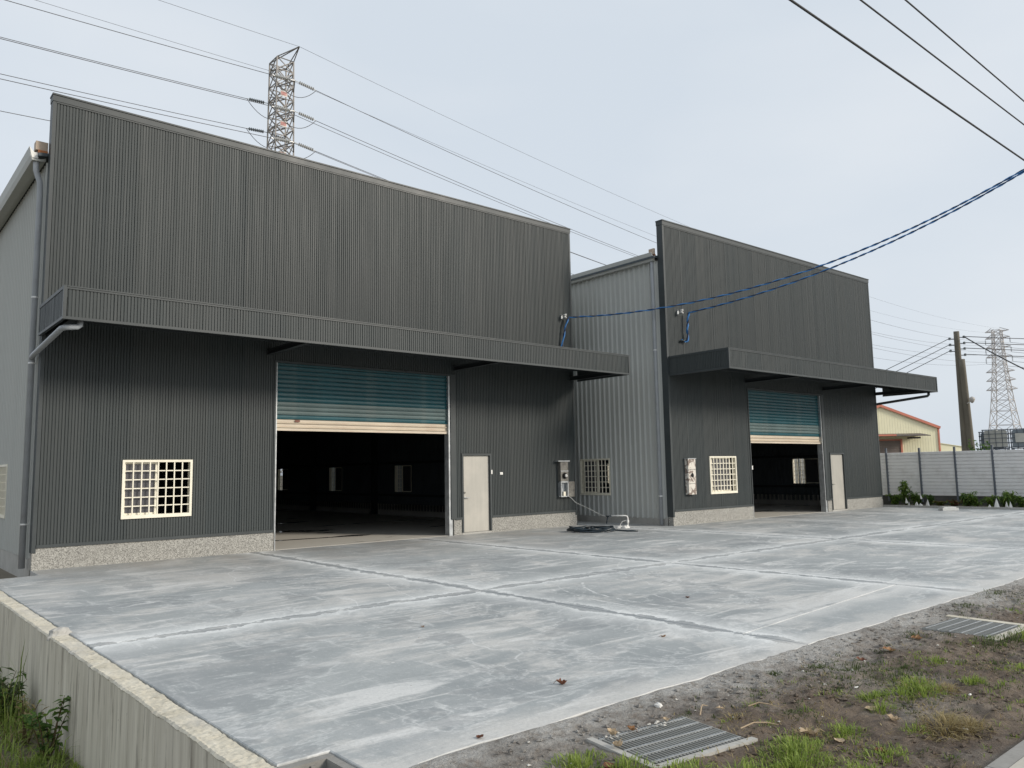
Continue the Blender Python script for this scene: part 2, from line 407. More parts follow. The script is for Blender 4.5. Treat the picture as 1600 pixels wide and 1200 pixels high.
c = k.mix(k.rng(n1, 0.3, 0.7, 0, 1), (0.46, 0.42, 0.33, 1), (0.66, 0.62, 0.52, 1)); c = k.mix(k.rng(n3, 0.5, 0.7, 0, 0.8), c, (0.42, 0.41, 0.385, 1))
c = k.mix(k.rng(n2, 0.56, 0.70, 0, 0.7), c, (0.22, 0.195, 0.15, 1)); c = k.mix(k.rng(k.noise(5, 6, .7, k.coord(loc=(3, 3, 3))), .6, .7, 0, .6), c, (0.72, 0.69, 0.6, 1))
k.base(c); k.rough(0.9); k.bump(n2, 0.7, 0.012); M['walltop'] = k.m
# verge mud
k = NT('verge_mud')
sx = k.n('ShaderNodeSeparateXYZ'); k.l(k.tc.outputs['Object'], sx.inputs[0])
n1 = k.noise(1.3, 7, 0.66); n2 = k.noise(9, 7, 0.7); n3 = k.noise(0.8, 5, 0.6, k.coord(loc=(7, 2, 0)), 0.6); n4 = k.noise(45, 5, 0.7)
c = k.mix(k.rng(n1, 0.35, 0.65, 0, 1), (0.095, 0.066, 0.045, 1), (0.235, 0.18, 0.13, 1))
c = k.mix(k.rng(n3, 0.52, 0.64, 0, 0.55), c, (0.32, 0.295, 0.255, 1))
c = k.mix(k.rng(n2, 0.56, 0.74, 0, 0.5), c, (0.36, 0.33, 0.285, 1))
yy = k.math('ADD', sx.outputs[1], k.math('MULTIPLY', k.math('SUBTRACT', n1, 0.5), 1.5))
slur = k.math('MULTIPLY', k.rng(yy, -13.25, -12.55, 0, 0.95), k.rng(n2, 0.36, 0.56, 0.35, 1))
c = k.mix(slur, c, (0.42, 0.41, 0.385, 1))
c = k.mix(k.math('MULTIPLY', k.rng(yy, -12.62, -12.45, 0, 0.9), k.rng(n2, 0.4, 0.6, 0.2, 1)), c, (0.50, 0.49, 0.465, 1))
c = k.mix(k.rng(n4, 0.45, 0.75, 0, 0.45), c, (0.085, 0.07, 0.057, 1))
k.base(c); k.rough(k.rng(n1, 0.3, 0.7, 0.6, 0.95)); k.bump(k.math('ADD', n2, k.math('MULTIPLY', n4, 0.8)), 1.0, 0.04); M['mud'] = k.m
M['ground'] = concrete('earth', (0.12, 0.10, 0.07, 1), (0.18, 0.155, 0.11, 1), (0.08, 0.10, 0.04, 1), 0.3)
M['steel_grate'] = paint('weathered_grate', (0.34, 0.345, 0.33, 1), 0.6, 0.3, 8.0, metal=0.2, dirt=(0.2, 0.15, 0.1, 1), dirt_amt=0.5)
M['black'] = paint('black_void', (0.012, 0.012, 0.012, 1), 0.9)
M['paving'] = concrete('pavement_concrete', (0.42, 0.40, 0.35, 1), (0.52, 0.49, 0.43, 1), (0.36, 0.33, 0.28, 1), 3.0)
M['kerb'] = concrete('kerb_grey', (0.22, 0.215, 0.20, 1), (0.30, 0.29, 0.27, 1), (0.16, 0.15, 0.13, 1), 4.0)
def leafmat(name, a, b, trans=0.35, scale=5):
    k = NT(name); n1 = k.noise(scale, 3, 0.6)
    oi = k.n('ShaderNodeNewGeometry')
    rnd = k.math('ADD', k.math('MULTIPLY', oi.outputs['Random Per Island'], 0.6), k.math('MULTIPLY', n1, 0.4))
    c = k.mix(k.rng(rnd, 0.1, 0.9, 0, 1), a, b)
    k.base(c); k.rough(0.55); k.spec(0.3)
    tr = k.n('ShaderNodeBsdfTranslucent'); k.l(c, tr.inputs[0])
    ms = k.n('ShaderNodeMixShader'); ms.inputs[0].default_value = trans
    k.l(k.b.outputs[0], ms.inputs[1]); k.l(tr.outputs[0], ms.inputs[2]); k.l(ms.outputs[0], k.o.inputs[0]); return k.m
M['grass'] = leafmat('grass_green', (0.10, 0.16, 0.025, 1), (0.38, 0.47, 0.11, 1))
M['grass_dk'] = leafmat('grass_dark', (0.045, 0.065, 0.022, 1), (0.13, 0.165, 0.06, 1))
M['straw'] = leafmat('straw', (0.23, 0.17, 0.075, 1), (0.42, 0.35, 0.18, 1))
M['leaf'] = leafmat('weed_leaf', (0.04, 0.10, 0.022, 1), (0.15, 0.25, 0.055, 1))
M['leaf_y'] = leafmat('yellow_green_leaf', (0.12, 0.21, 0.03, 1), (0.28, 0.38, 0.08, 1))
M['leaf_r'] = leafmat('russet_leaf', (0.13, 0.05, 0.03, 1), (0.25, 0.12, 0.06, 1))
M['dead'] = leafmat('dead_leaf', (0.20, 0.09, 0.04, 1), (0.40, 0.24, 0.12, 1), 0.2, 14)
M['dead_d'] = leafmat('dark_dead_leaf', (0.10, 0.035, 0.02, 1), (0.20, 0.08, 0.04, 1), 0.15, 14)
M['dead_p'] = leafmat('pale_dead_leaf', (0.38, 0.28, 0.17, 1), (0.58, 0.46, 0.32, 1), 0.2, 14)
M['stem'] = paint('stem_brown', (0.12, 0.085, 0.04, 1), 0.8)
M['white_pl'] = paint('white_sheet', (0.78, 0.77, 0.73, 1), 0.55, 0.06, 5)
M['blue'] = paint('blue_cable', (0.035, 0.17, 0.42, 1), 0.45, 0.3, 8)
M['navy'] = paint('navy_cable', (0.012, 0.022, 0.06, 1), 0.5, 0.3, 6)
M['cable'] = paint('black_cable', (0.03, 0.03, 0.031, 1), 0.5)
M['wire'] = paint('aluminium_wire', (0.12, 0.12, 0.13, 1), 0.5, metal=0.3)
M['hose'] = paint('dark_hose', (0.012, 0.022, 0.03, 1), 0.35, 0.4, 10, spec=0.5)
M['porc'] = paint('porcelain', (0.52, 0.52, 0.5, 1), 0.25, 0.05, 8, spec=0.5)
M['lattice'] = paint('tower_steel', (0.25, 0.235, 0.22, 1), 0.55, 0.2, 0.6, metal=0.1)
M['lattice_hazed'] = paint('tower_steel_hazed', (0.56, 0.54, 0.53, 1), 0.6, 0.1, 0.4)  # far tower's fading in the haze is put into its steel colour
M['insul'] = paint('grey_insulator', (0.20, 0.22, 0.23, 1), 0.35, 0.1, 5)
M['sign_r'] = paint('red_white_plate', (0.60, 0.28, 0.25, 1), 0.5, 0.3, 6)
M['pole'] = paint('pole_concrete', (0.155, 0.14, 0.112, 1), 0.85, 0.18, 1.2, dirt=(0.10, 0.09, 0.07, 1), dirt_amt=0.5, stretch=(2, 2, 0.3), bump=0.3)
M['yellow'] = paint('yellow_sheet', (0.90, 0.85, 0.60, 1), 0.5, 0.04, 0.5)
M['red_trim'] = paint('red_trim', (0.62, 0.22, 0.15, 1), 0.5, 0.1, 1)
M['brown_door'] = paint('brown_shutter', (0.21, 0.175, 0.155, 1), 0.5, 0.08, 1)
M['rust_roof'] = paint('dark_awning', (0.10, 0.085, 0.08, 1), 0.6, 0.3, 1)
M['fence'] = paint('pale_fence_sheet', (0.85, 0.84, 0.83, 1), 0.45, 0.04, 0.8, dirt=(0.36, 0.33, 0.29, 1), dirt_amt=0.35)
M['post'] = paint('fence_post_grey', (0.13, 0.145, 0.17, 1), 0.45, 0.1, 2)
M['hdpe'] = paint('tote_plastic', (0.46, 0.46, 0.42, 1), 0.45, 0.12, 1.5, dirt=(0.25, 0.27, 0.28, 1), dirt_amt=0.4)
M['hdpe_d'] = paint('tote_plastic_grey', (0.23, 0.27, 0.30, 1), 0.4, 0.2, 1.5)
M['cage'] = paint('tote_cage', (0.09, 0.105, 0.125, 1), 0.5, 0.15, 3, metal=0.3)
M['label'] = paint('white_label', (0.72, 0.72, 0.68, 1), 0.6, 0.03)
M['beige'] = paint('raw_insulation', (0.52, 0.42, 0.33, 1), 0.8, 0.1, 6)
M['orange'] = paint('rust_orange', (0.45, 0.17, 0.06, 1), 0.7, 0.2, 8)
M['meter'] = paint('dirty_meter_box', (0.17, 0.165, 0.15, 1), 0.45, 0.4, 7, metal=0.35, dirt=(0.33, 0.31, 0.27, 1), dirt_amt=0.5)
k = NT('peeled_meter_box'); n1 = k.ramp(k.noise(5.5, 6, 0.65, dist=0.6), [(0.5, 0), (0.53, 1)])
c = k.mix(n1, (0.66, 0.62, 0.55, 1), (0.22, 0.17, 0.14, 1)); k.base(c); k.rough(0.6); M['peel'] = k.m
M['crumb'] = concrete('dusty_crumb', (0.42, 0.40, 0.36, 1), (0.58, 0.56, 0.51, 1), (0.34, 0.31, 0.27, 1), 20.0)
M['rubble'] = concrete('white_rubble', (0.6, 0.59, 0.56, 1), (0.72, 0.71, 0.68, 1), (0.5, 0.48, 0.44, 1), 8.0)
M['brick'] = paint('old_brick', (0.22, 0.10, 0.075, 1), 0.85, 0.25, 8)
M['lampgrey'] = paint('lamp_housing', (0.42, 0.40, 0.37, 1), 0.5)

# ------------------------------------------------------------------ ground, low lot, yard slab
GX0, GX1, GY0, GY1 = -1500, 1500, -1500, 1500
g = MB()
# large sheet: a low lot west of the wall, street level everywhere else
def gz(x, y):
    if x < -0.93 and y > -13.6: return -0.98+0.10*noise.noise(Vector((x*0.3, y*0.3, 0)))
    return -0.22
xs = [GX0, -400, -120, -40, -15, -8, -5, -3, -2, -1.5, -1.2, -0.94, -0.92, 10, 30, 60, 150, 500, GX1]
ys = [GY0, -400, -100, -40, -20, -15.2, -13.61, -13.59, -12, -11, -10, -9, -8, -7, -6, -5, -4, -3, -2, 0, 3, 8, 15, 30, 60, 150, 500, GY1]
idx = {}
for i, x in enumerate(xs):
    for j, y in enumerate(ys):
        idx[i, j] = len(g.v); g.v.append((x, y, gz(x, y)))
for i in range(len(xs)-1):
    for j in range(len(ys)-1): g.f.append((idx[i, j], idx[i+1, j], idx[i+1, j+1], idx[i, j+1]))
tag(g.build('ground', M['ground']), kind='structure')

yard = tag(MB().box(-0.40, 27.2, -12.3, 0.0, -0.21, -0.16).build('yard', M['conc']), kind='structure')
def slab(poly, name='slab_panel'):
    b = bmesh.new()
    top = [b.verts.new((x, y, 0.0)) for x, y in poly]
    f = b.faces.new(top)
    if f.normal.z < 0: f.normal_flip()
    r = bmesh.ops.extrude_face_region(b, geom=[f])
    vs = [e for e in r['geom'] if isinstance(e, bmesh.types.BMVert)]
    bmesh.ops.translate(b, verts=[v for v in b.verts if v not in vs], vec=(0, 0, -0.15))
    bmesh.ops.recalc_face_normals(b, faces=b.faces)
    ee = [e for e in b.edges if all(v.co.z > -0.01 for v in e.verts)]
    bmesh.ops.bevel(b, geom=ee, offset=0.006, segments=1, affect='EDGES')
    m = bpy.data.meshes.new(name); b.to_mesh(m); b.free(); m.materials.append(M['yard'])
    return link(name, m, yard)
G = 0.006
def wav(x0, x1, y, st=0.22, amp=0.035):
    n = max(2, int(abs(x1-x0)/st))
    return [(x0+(x1-x0)*i/n, y+amp*noise.noise(Vector((x0+(x1-x0)*i/n*1.0, 3.3, 0))*1.6)*2*(1 if 0 < i < n else 0.0)) for i in range(n+1)]
XB = [-0.765, 4.0, 8.12, 13.9, 19.0, 23.3, 27.25]
YF, YM, YT = -12.42, -7.68, 0.02
slab([(-0.765, -0.92), (-0.765, YM+G), (4.0-G, YM+G), (4.0-G, YT), (0.0, YT), (-0.02, -0.86)])
slab([(-0.765, YM-G), (-0.765, -11.88), (-0.44, -11.88), (-0.44, YF-0.15)]+wav(-0.40, 4.0-G, YF)[1:]+[(4.0-G, YM-G)])
slab([(4.0+G, YM-G), (4.0+G, -11.75), (8.12-G, -11.42), (8.12-G, YM-G)])
slab([(4.0+G, -11.75-2*G)]+wav(4.0+G, 8.12-G, YF)+[(8.12-G, -11.42-2*G)])
for i in range(1, 6):
    x0, x1 = XB[i]+G, XB[i+1]-(G if i < 5 else 0)
    slab([(x0, YT), (x0, YM+G), (x1, YM+G), (x1, YT)])
    if i > 1: slab([(x0, YM-G)]+wav(x0, x1, YF)+[(x1, YM-G)])
slab([(13.66, YT+0.012), (14.94, YT+0.012), (14.94, 22), (13.66, 22)])
# pit walls in the corner notch
pw = MB().box(-0.765, -0.445, -11.95, -11.885, -0.6, -0.012).box(-0.50, -0.445, -12.6, -11.951, -0.6, -0.014)
pw.box(-0.765, -0.50, -12.65, -11.95, -0.62, -0.30).box(-0.60, -0.575, -11.965, -11.951, -0.3, -0.03)
tag(pw.build('drain_pit', M['kerb'], yard))

# retaining wall: rough poured top, board marks on the face
rw = empty('retaining_wall', (-0.86, -6.5, -1.2), 0, 'pale board-marked concrete retaining wall along the left edge of the yard', 'wall')
wl = MB()
y = 0.4; k_ = 0
bds = []
rnd = random.Random(3)
while y > -13.6:
    wd = rnd.uniform(0.10, 0.22); bds.append((y, y-wd, rnd.uniform(-0.0012, 0.0012))); y -= wd
def wtop(y): return -0.008+0.010*noise.noise(Vector((0, y*1.7, 0)))
for i, (a, b_, dx) in enumerate(bds):
    xo = -0.945+dx
    m = MB()
    m.box(xo, -0.775, b_+0.0002, a, -1.3, 0)
    for vi in (4, 5, 6, 7):
        vx, vy, vz = m.v[vi]; m.v[vi] = (vx, vy, wtop(vy)-0.02)
    o = m.build('formwork_strip', M['wall'], rw); o.matrix_parent_inverse = Matrix.Translation((0.86, 6.5, 1.2))
top = MB(); NY, NX = 900, 12
for j in range(NY+1):
    yv = 0.4-14.0*j/NY
    for i in range(NX+1):
        t = i/NX
        edge = 0.010*noise.noise(Vector((9+t*3, yv*5, 1)))*(1 if i in (0, NX) else 0)
        x = -0.949+0.182*t+edge
        z = wtop(yv)+0.006*noise.noise(Vector((x*9, yv*7, 2)))+0.007*noise.noise(Vector((x*30, yv*24, 5)))+0.005*noise.noise(Vector((x*70, yv*60, 7)))
        if i == 0 or i == NX: z -= 0.014
        top.v.append((x, yv, z))
for j in range(NY):
    for i in range(NX):
        a = j*(NX+1)+i; top.f.append((a, a+1, a+NX+2, a+NX+1))
# skirts so the rough cap has a thickness
for j in range(NY):
    for i, s_ in ((0, 1), (NX, -1)):
        a = top.v[j*(NX+1)+i]; b_ = top.v[(j+1)*(NX+1)+i]
        top.quad(a, b_, (b_[0]+0.014*s_, b_[1], -0.05), (a[0]+0.014*s_, a[1], -0.05))
o = top.build('wall_top', M['walltop'], rw, fix=False); o.matrix_parent_inverse = Matrix.Translation((0.86, 6.5, 1.2))

def rock(name, mat, loc, size, seed, sub=2, flat=0.6, parent=None, rz=0):
    b = bmesh.new(); bmesh.ops.create_icosphere(b, subdivisions=sub, radius=1)
    for v in b.verts:
        d = 1+0.35*noise.noise(v.co*1.3+Vector((seed, 0, 0)))+0.12*noise.noise(v.co*4+Vector((0, seed, 0)))
        v.co = Vector((v.co.x*size[0]*d, v.co.y*size[1]*d, max(-0.25, v.co.z)*size[2]*d))
    m = bpy.data.meshes.new(name); b.to_mesh(m); b.free(); m.materials.append(mat)
    return link(name, m, parent, loc, (0, 0, rz))
tag(rock('concrete_lump', M['conc'], (-0.855, -6.78, -0.02), (0.115, 0.075, 0.10), 2.3, 3, rz=0.3), 'broken grey concrete lump lying on top of the retaining wall', 'rubble')
tag(MB().box(-0.11, 0.11, -0.05, 0.05, 0, 0.06).build('old_brick', M['brick'], loc=(-0.42, 0.15, -0.22)), 'brown brick lying beside the side wall of the left warehouse', 'brick')

# verge: trampled mud between yard and pavement, with real clods
V = MB(); VX0, VX1, VY0, VY1 = -2.2, 14.0, -14.52, -12.30
nx, ny = 900, 130
GR = ((1.19, -13.07, 0.35, 0.255, R_(-8)), (5.93, -13.10, 0.37, 0.30, R_(-2)))
def vz(x, y):
    p = Vector((x, y, 0))
    h = 0.026*noise.noise(p*0.9)+0.022*noise.noise(p*2.7+Vector((5, 0, 0)))-0.034*abs(noise.noise(p*4.5))+0.016*noise.noise(p*9)+0.014*noise.noise(p*19)+0.012
    if y > -12.80:
        q = min(1.0, max(0.0, (-12.42-y)/0.38)); h = h*q+(1-q)*(0.035+0.007*noise.noise(p*2.2)+0.005*noise.noise(p*7)-max(0.0, y+12.44)*0.16)
    if y < -14.3: h *= max(0.0, (y+14.52)/0.22)
    for gx, gy, hu, hv, an in GR:
        u = (x-gx)*math.cos(an)+(y-gy)*math.sin(an); v = -(x-gx)*math.sin(an)+(y-gy)*math.cos(an)
        if abs(u) < hu and abs(v) < hv: h = -0.20
        elif abs(u) < hu+0.2 and abs(v) < hv+0.2: h = h*0.35+0.004
    return -0.035+h
for j in range(ny+1):
    for i in range(nx+1):
        t = i/nx
        x = VX0+(VX1-VX0)*(t**1.35); y = VY0+(VY1-VY0)*j/ny
        V.v.append((x, y, vz(x, y)-(0.1 if y > YF+0.10 else 0)))
for j in range(ny):
    for i in range(nx):
        a = j*(nx+1)+i; V.f.append((a, a+1, a+nx+2, a+nx+1))
tag(V.build('verge', M['mud'], smooth=True, fix=False), kind='structure')
tag(MB().box(14.0, 60, -14.52, -12.3, -0.21, -0.05).build('far_verge', M['mud']), kind='structure')
pv = tag(MB().box(-2.0, 60, -18.5, -14.62, -0.2, 0.0).build('pavement', M['paving']), kind='structure')
kx = -2.0; 
while kx < 16:
    MB().box(kx+0.004, kx+0.996, -14.615, -14.53, -0.2, -0.003).build('kerb_stone', M['kerb'], pv); kx += 1.0
# planting bed by the fence
tag(MB().box(27.25, 29.1, -12.3, -2.7, -0.2, 0.02).build('planting_bed', M['ground']), kind='structure')

# ------------------------------------------------------------------ corrugated sheet
def profile(u0, u1, pitch, ridge, slope, depth, jit=0.0, seed=1, two=False):
    """list of (u, d): d = how far the sheet stands proud"""
    r = random.Random(seed); pts = []; u = u0; cnt = 0; sh0 = sh1 = 0.0
    while u < u1-1e-6:
        if jit > 0.0015 and cnt % 14 == 0: sh0, sh1 = r.uniform(-1, 1)*jit, r.uniform(-1, 1)*jit   # each sheet sits a little differently
        tt = (cnt % 14)/14; cnt += 1
        j = r.uniform(-jit, jit)*0.7+sh0+(sh1-sh0)*tt; j2 = j+r.uniform(-jit, jit)*0.6
        if jit > 0.0015 and cnt % 14 == 0: j += 0.003; j2 += 0.003     # lap joint
        a = [(u, 0.0), (u+pitch-ridge-2*slope, 0.0), (u+pitch-ridge-slope, depth+j), (u+pitch-slope, depth+j2)]
        for p in a:
            if p[0] <= u1: pts.append(p)
        u += pitch
    pts.append((u1, 0.0))
    return pts
def ribbed(mb, pts, v0, v1, holes, fmap):
    cuts = sorted({h[0] for h in holes} | {h[1] for h in holes})
    q = []
    for (a, da), (b, db) in zip(pts[:-1], pts[1:]):
        seg = [(a, da)]
        for c_ in cuts:
            if a+1e-6 < c_ < b-1e-6: seg.append((c_, da+(db-da)*(c_-a)/(b-a)))
        seg.append((b, db))
        for p, r in zip(seg[:-1], seg[1:]):
            if r[0]-p[0] > 1e-7: q.append((p, r))
            else: q.append((p, r))
    for (a, da), (b, db) in q:
        m_ = (a+b)/2
        iv = [(v0, v1)]
        for h in holes:
            if h[0] < m_ < h[1]:
                nv = []
                for s_, e_ in iv:
                    if h[2] > s_: nv.append((s_, min(e_, h[2])))
                    if h[3] < e_: nv.append((max(s_, h[3]), e_))
                iv = [x for x in nv if x[1]-x[0] > 1e-4]
        for s_, e_ in iv:
            mb.quad(fmap(a, da, s_), fmap(b, db, s_), fmap(b, db, e_), fmap(a, da, e_))
    return mb

# ------------------------------------------------------------------ grilled sliding window: local x along width, y into the wall, z up, origin lower left
def make_window(W, H, cols, rows, parent, sash=((0.0, 0.52, 0.05), (0.03, 0.52, 0.085)), glass=('glass', 'glass')):
    f = 0.045
    m = MB().box(0, W, -0.045, 0.09, 0, f*1.5).box(0, W, -0.045, 0.09, H-f, H).box(0, f, -0.045, 0.09, f*1.5, H-f).box(W-f, W, -0.045, 0.09, f*1.5, H-f)
    win = m.build('window', M['cream'], parent)
    vb = MB().box(-0.011, 0.011, -0.040, -0.020, f*1.5, H-f).mesh('bar'); vb.materials.append(M['cream'])
    hb = MB().box(f, W-f, -0.030, -0.012, -0.010, 0.010).mesh('bar'); hb.materials.append(M['cream'])
    for i in range(1, cols): link('bar', vb, win, (f+(W-2*f)*i/cols, 0, 0))
    for j in range(1, rows): link('bar', hb, win, (0, 0, f*1.5+(H-2.5*f)*j/rows))
    for (s0, sw, yy), gm in zip(sash, glass):
        a = f+(W-2*f)*s0; b = a+(W-2*f)*sw; t = 0.035
        z0, z1 = f*1.5, H-f
        MB().box(a, b, yy, yy+0.025, z0, z0+t).box(a, b, yy, yy+0.025, z1-t, z1).box(a, a+t, yy, yy+0.025, z0+t, z1-t).box(b-t, b, yy, yy+0.025, z0+t, z1-t).build('sash', M['cream'], win)
        MB().box(a+t, b-t, yy+0.008, yy+0.014, z0+t, z1-t).build('pane', M[gm], win)
    return win

def arc_pts(c, r, a0, a1, n, fx):
    return [fx(c[0]+r*math.cos(a0+(a1-a0)*i/n), c[1]+r*math.sin(a0+(a1-a0)*i/n)) for i in range(n+1)]

def warehouse(P):
    """front wall on local y=0 looking towards -y, x to the right, origin at the left front corner"""
    root = empty('warehouse', P['loc'], P['rz'], P['label'], 'warehouse', 'dark twin warehouses')
    W, H, D = P['W'], P['H'], P['D']
    ox0, ox1, oz = P['open']; dx0, dx1, dz = P['door']; wx0, wx1, wz0, wz1 = P['win']
    EV = 7.62
    holes = [(ox0-0.02, ox1+P['jr'], 0, oz+0.02), (dx0-0.05, dx1+0.05, 0, dz+0.06), (wx0, wx1, wz0, wz1)]
    # front cladding
    pts = profile(0.06, W-0.06, 0.0528, 0.0345, 0.0055, 0.013, 0.0022, P['seed'])
    ribbed(MB(), pts, 0.42, H-0.14, holes, lambda u, d, v: (u, -d, v)).build('wall_cladding', M['char'], root, fix=False)
    # parapet back, side returns, cap
    MB().box(0.064, W-0.064, 0.13, 0.18, 7.2, H-0.06).build('parapet_back', M['trim'], root)
    MB().box(-0.004, 0.062, -0.022, 0.19, 0.30 if P['first'] else 0.24, H-0.10).build('corner_trim', M['trim'], root)
    MB().box(W-0.062, W+0.004, -0.022, 0.19, 0.30, H-0.10).build('corner_trim', M['trim'], root)
    MB().box(-0.012, W+0.012, -0.034, 0.20, H-0.145, H-0.030).box(-0.020, W+0.020, -0.050, 0.21, H-0.030, H).box(0.05, W-0.05, -0.026, -0.004, H-0.175, H-0.150).build('parapet_cap', M['trim'], root)
    # plinth and base trim
    for a, b in ((0.0, ox0-0.005), (ox1+0.14, dx0-0.055), (dx1+0.055, W)):
        MB().box(a+0.005, b, -0.012, 0.16, 0.0, 0.395).build('plinth', M['pebble'], root)
    for a, b in ((0.065, ox0-0.02), (dx1+0.055, W-0.065)):
        MB().box(a, b, -0.036, -0.001, 0.385, 0.44).build('base_trim', M['trim'], root)
    MB().box(ox1+P['jr']+0.002, dx0-0.055, -0.036, -0.001, 0.385, 0.44).build('base_trim', M['trim'], root)
    # shutter opening: jambs, guides, lintel, slats
    MB().box(ox0-0.06, ox0-0.022, -0.035, 0.10, 0.40, oz+0.06).build('opening_trim', M['trim'], root)
    MB().box(ox1+0.05, ox1+P['jr']+0.03, -0.035, 0.10, 0.40, oz+0.06).build('opening_trim', M['trim'], root)
    MB().box(ox0-0.022, ox1+0.05, -0.033, 0.10, oz+0.015, oz+0.06).build('opening_trim', M['trim'], root)
    MB().box(ox0-0.022, ox0+0.012, -0.012, 0.17, 0.0, oz+0.015).build('guide_rail', M['galv'], root)
    MB().box(ox1-0.005, ox1+0.048, -0.012, 0.17, 0.0, oz+0.015).box(ox1+0.048, ox1+0.10, -0.008, 0.10, 0.0, 0.40).build('guide_rail', M['galv'], root)
    sh = MB().box(ox0+0.02, ox1-0.02, 0.25, 0.60, oz+0.02, oz+0.36).build('roller_shutter', M['galv'], root)
    sp = 0.0965; zb = P['shut']
    prof = [(0.000, 0.000), (-0.016, 0.003), (-0.030, 0.010), (-0.033, 0.016), (-0.026, 0.024), (-0.006, 0.029), (0.006, 0.036), (0.004, 0.060), (0.004, 0.080), (0.000, sp)]
    def slat_mesh(mat):
        m = MB()
        for (p, q), (p2, q2) in zip(prof[:-1], prof[1:]):
            m.quad((ox0+0.013, p, q), (ox1-0.006, p, q), (ox1-0.006, p2, q2), (ox0+0.013, p2, q2))
        me = m.mesh('slat'); me.materials.append(mat); return me
    mt, mw_, mf = slat_mesh(M['teal']), slat_mesh(M['slat_w']), slat_mesh(M['teal_grey'])
    n = int((oz+0.02-zb)/sp)+1
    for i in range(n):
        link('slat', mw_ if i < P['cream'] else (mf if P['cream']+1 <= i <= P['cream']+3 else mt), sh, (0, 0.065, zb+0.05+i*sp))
    MB().box(ox0+0.013, ox1-0.006, 0.040, 0.085, zb-0.005, zb+0.048).build('bottom_rail', M['slat_w'], sh)
    if P['first']: MB().box(4.95, 5.06, 0.040, 0.046, zb+0.19, zb+0.235).build('sticker', M['brick'], sh)
    # door
    fr = MB().box(dx0-0.05, dx0, -0.034, 0.10, 0.05, dz).box(dx1, dx1+0.05, -0.034, 0.10, 0.05, dz).box(dx0-0.05, dx1+0.05, -0.034, 0.10, dz, dz+0.055)
    door = MB().box(dx0+0.004, dx1-0.004, 0.02, 0.06, 0.055, dz-0.004).build('door', M['door'], root)
    fr.build('door_frame', M['trim'], door)
    MB().box(dx0-0.05, dx1+0.05, -0.02, 0.12, 0.0, 0.048).build('threshold', M['conc'], door)
    hx = dx0+0.075
    MB().lathe([(0.024, 0.0), (0.024, -0.012), (0.010, -0.014), (0.010, -0.05)], (hx, 0.02, 0.93), 10, 'y').tube([(hx, -0.03, 0.93), (hx+0.05, -0.034, 0.93), (hx+0.12, -0.028, 0.925)], 0.010, 6).build('handle', M['galv'] if P['first'] else M['meter'], door)
    MB().lathe([(0.026, 0.0), (0.026, -0.014), (0.012, -0.02)], (hx-0.01, 0.02, 1.06), 10, 'y').build('lock', M['meter'], door)
    # windows
    win = make_window(wx1-wx0, wz1-wz0, P['wc'], 6, root, P['sash']); win.location = (wx0, 0, wz0)
    # side walls
    EVt = EV-0.06
    sw = 1.28
    yl = [yc for yc in P['side_y']]
    hl = [(yc-sw/2, yc+sw/2, 0.81, 1.92) for yc in yl]
    for side in (0, 1):
        xw = 0.03 if side == 0 else W-0.03
        sg = -1 if side == 0 else 1
        sp_ = profile(0.192, D, 0.195, 0.030, 0.030, 0.040, 0.001, 5+side)
        # two faint stiffening grooves between the main ribs
        pp = []
        for (a, da), (b, db) in zip(sp_[:-1], sp_[1:]):
            pp.append((a, da))
            if da == 0 and db == 0 and b-a > 0.1:
                for t in (0.33, 0.66):
                    c_ = a+(b-a)*t; pp += [(c_-0.006, 0), (c_, 0.0025), (c_+0.006, 0)]
        pp.append(sp_[-1])
        ribbed(MB(), pp, 0.18, EVt, hl, lambda u, d, v: (xw+sg*d, u, v)).build('side_wall', M['side'], root, fix=False)
        ribbed(MB(), profile(0.20, D-0.02, 0.195, 0.03, 0.02, 0.02, 0, 3), 0.20, EVt-0.02, [(a_+0.055, b_+0.0-0.055, c_+0.07, d_-0.05) for a_, b_, c_, d_ in hl], lambda u, d, v: (xw-sg*(0.13-d*0.6), u, v)).build('wall_shade_sheet', M['inner_dark'], root, fix=False)  # added dark inner sheet, keeps the interior and window frames dark
        b0 = -1.0 if (P['first'] and side == 0) else -0.15
        if side == 0:
            for q in range(int((D-0.25)/1.05)):
                y0 = 0.20+q*1.05
                MB().box(0.012, 0.16, y0+0.002, y0+1.048, b0, 0.20+0.012*math.sin(q*2.1)).build('base_panel', M['conc'], root)
        else:
            MB().box(W-0.16, W-0.012, 0.20, D, b0, 0.42).build('base_panel', M['conc'], root)
        for yc in yl:
            wn = copy_tree(P['sidewin'], root)
            if side == 0: wn.location = (xw, yc+sw/2, 0.81); wn.rotation_euler = (0, 0, -math.pi/2)
            else: wn.location = (xw, yc-sw/2, 0.81); wn.rotation_euler = (0, 0, math.pi/2)
    # roof, back wall, frame
    RZ = 8.45
    for a, b in ((-0.16, W/2), (W/2, W+0.16)):
        za, zb_ = (EV, RZ) if a < 0 else (RZ, EV)
        m = MB(); y0, y1 = 0.19, D+0.2
        m.v += [(a, y0, za), (b, y0, zb_), (b, y1, zb_), (a, y1, za), (a, y0, za+0.06), (b, y0, zb_+0.06), (b, y1, zb_+0.06), (a, y1, za+0.06)]
        for f in ((0, 3, 2, 1), (4, 5, 6, 7), (0, 1, 5, 4), (1, 2, 6, 5), (2, 3, 7, 6), (3, 0, 4, 7)): m.f.append(f)
        m.build('roof', M['inner_dark'], root)
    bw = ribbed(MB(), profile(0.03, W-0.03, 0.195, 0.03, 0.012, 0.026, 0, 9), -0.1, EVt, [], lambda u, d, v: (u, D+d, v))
    bw.tri((0.03, D, EVt), (W-0.03, D, EVt), (W/2, D, RZ)); bw.build('back_wall', M['inner_dark'], root, fix=False)
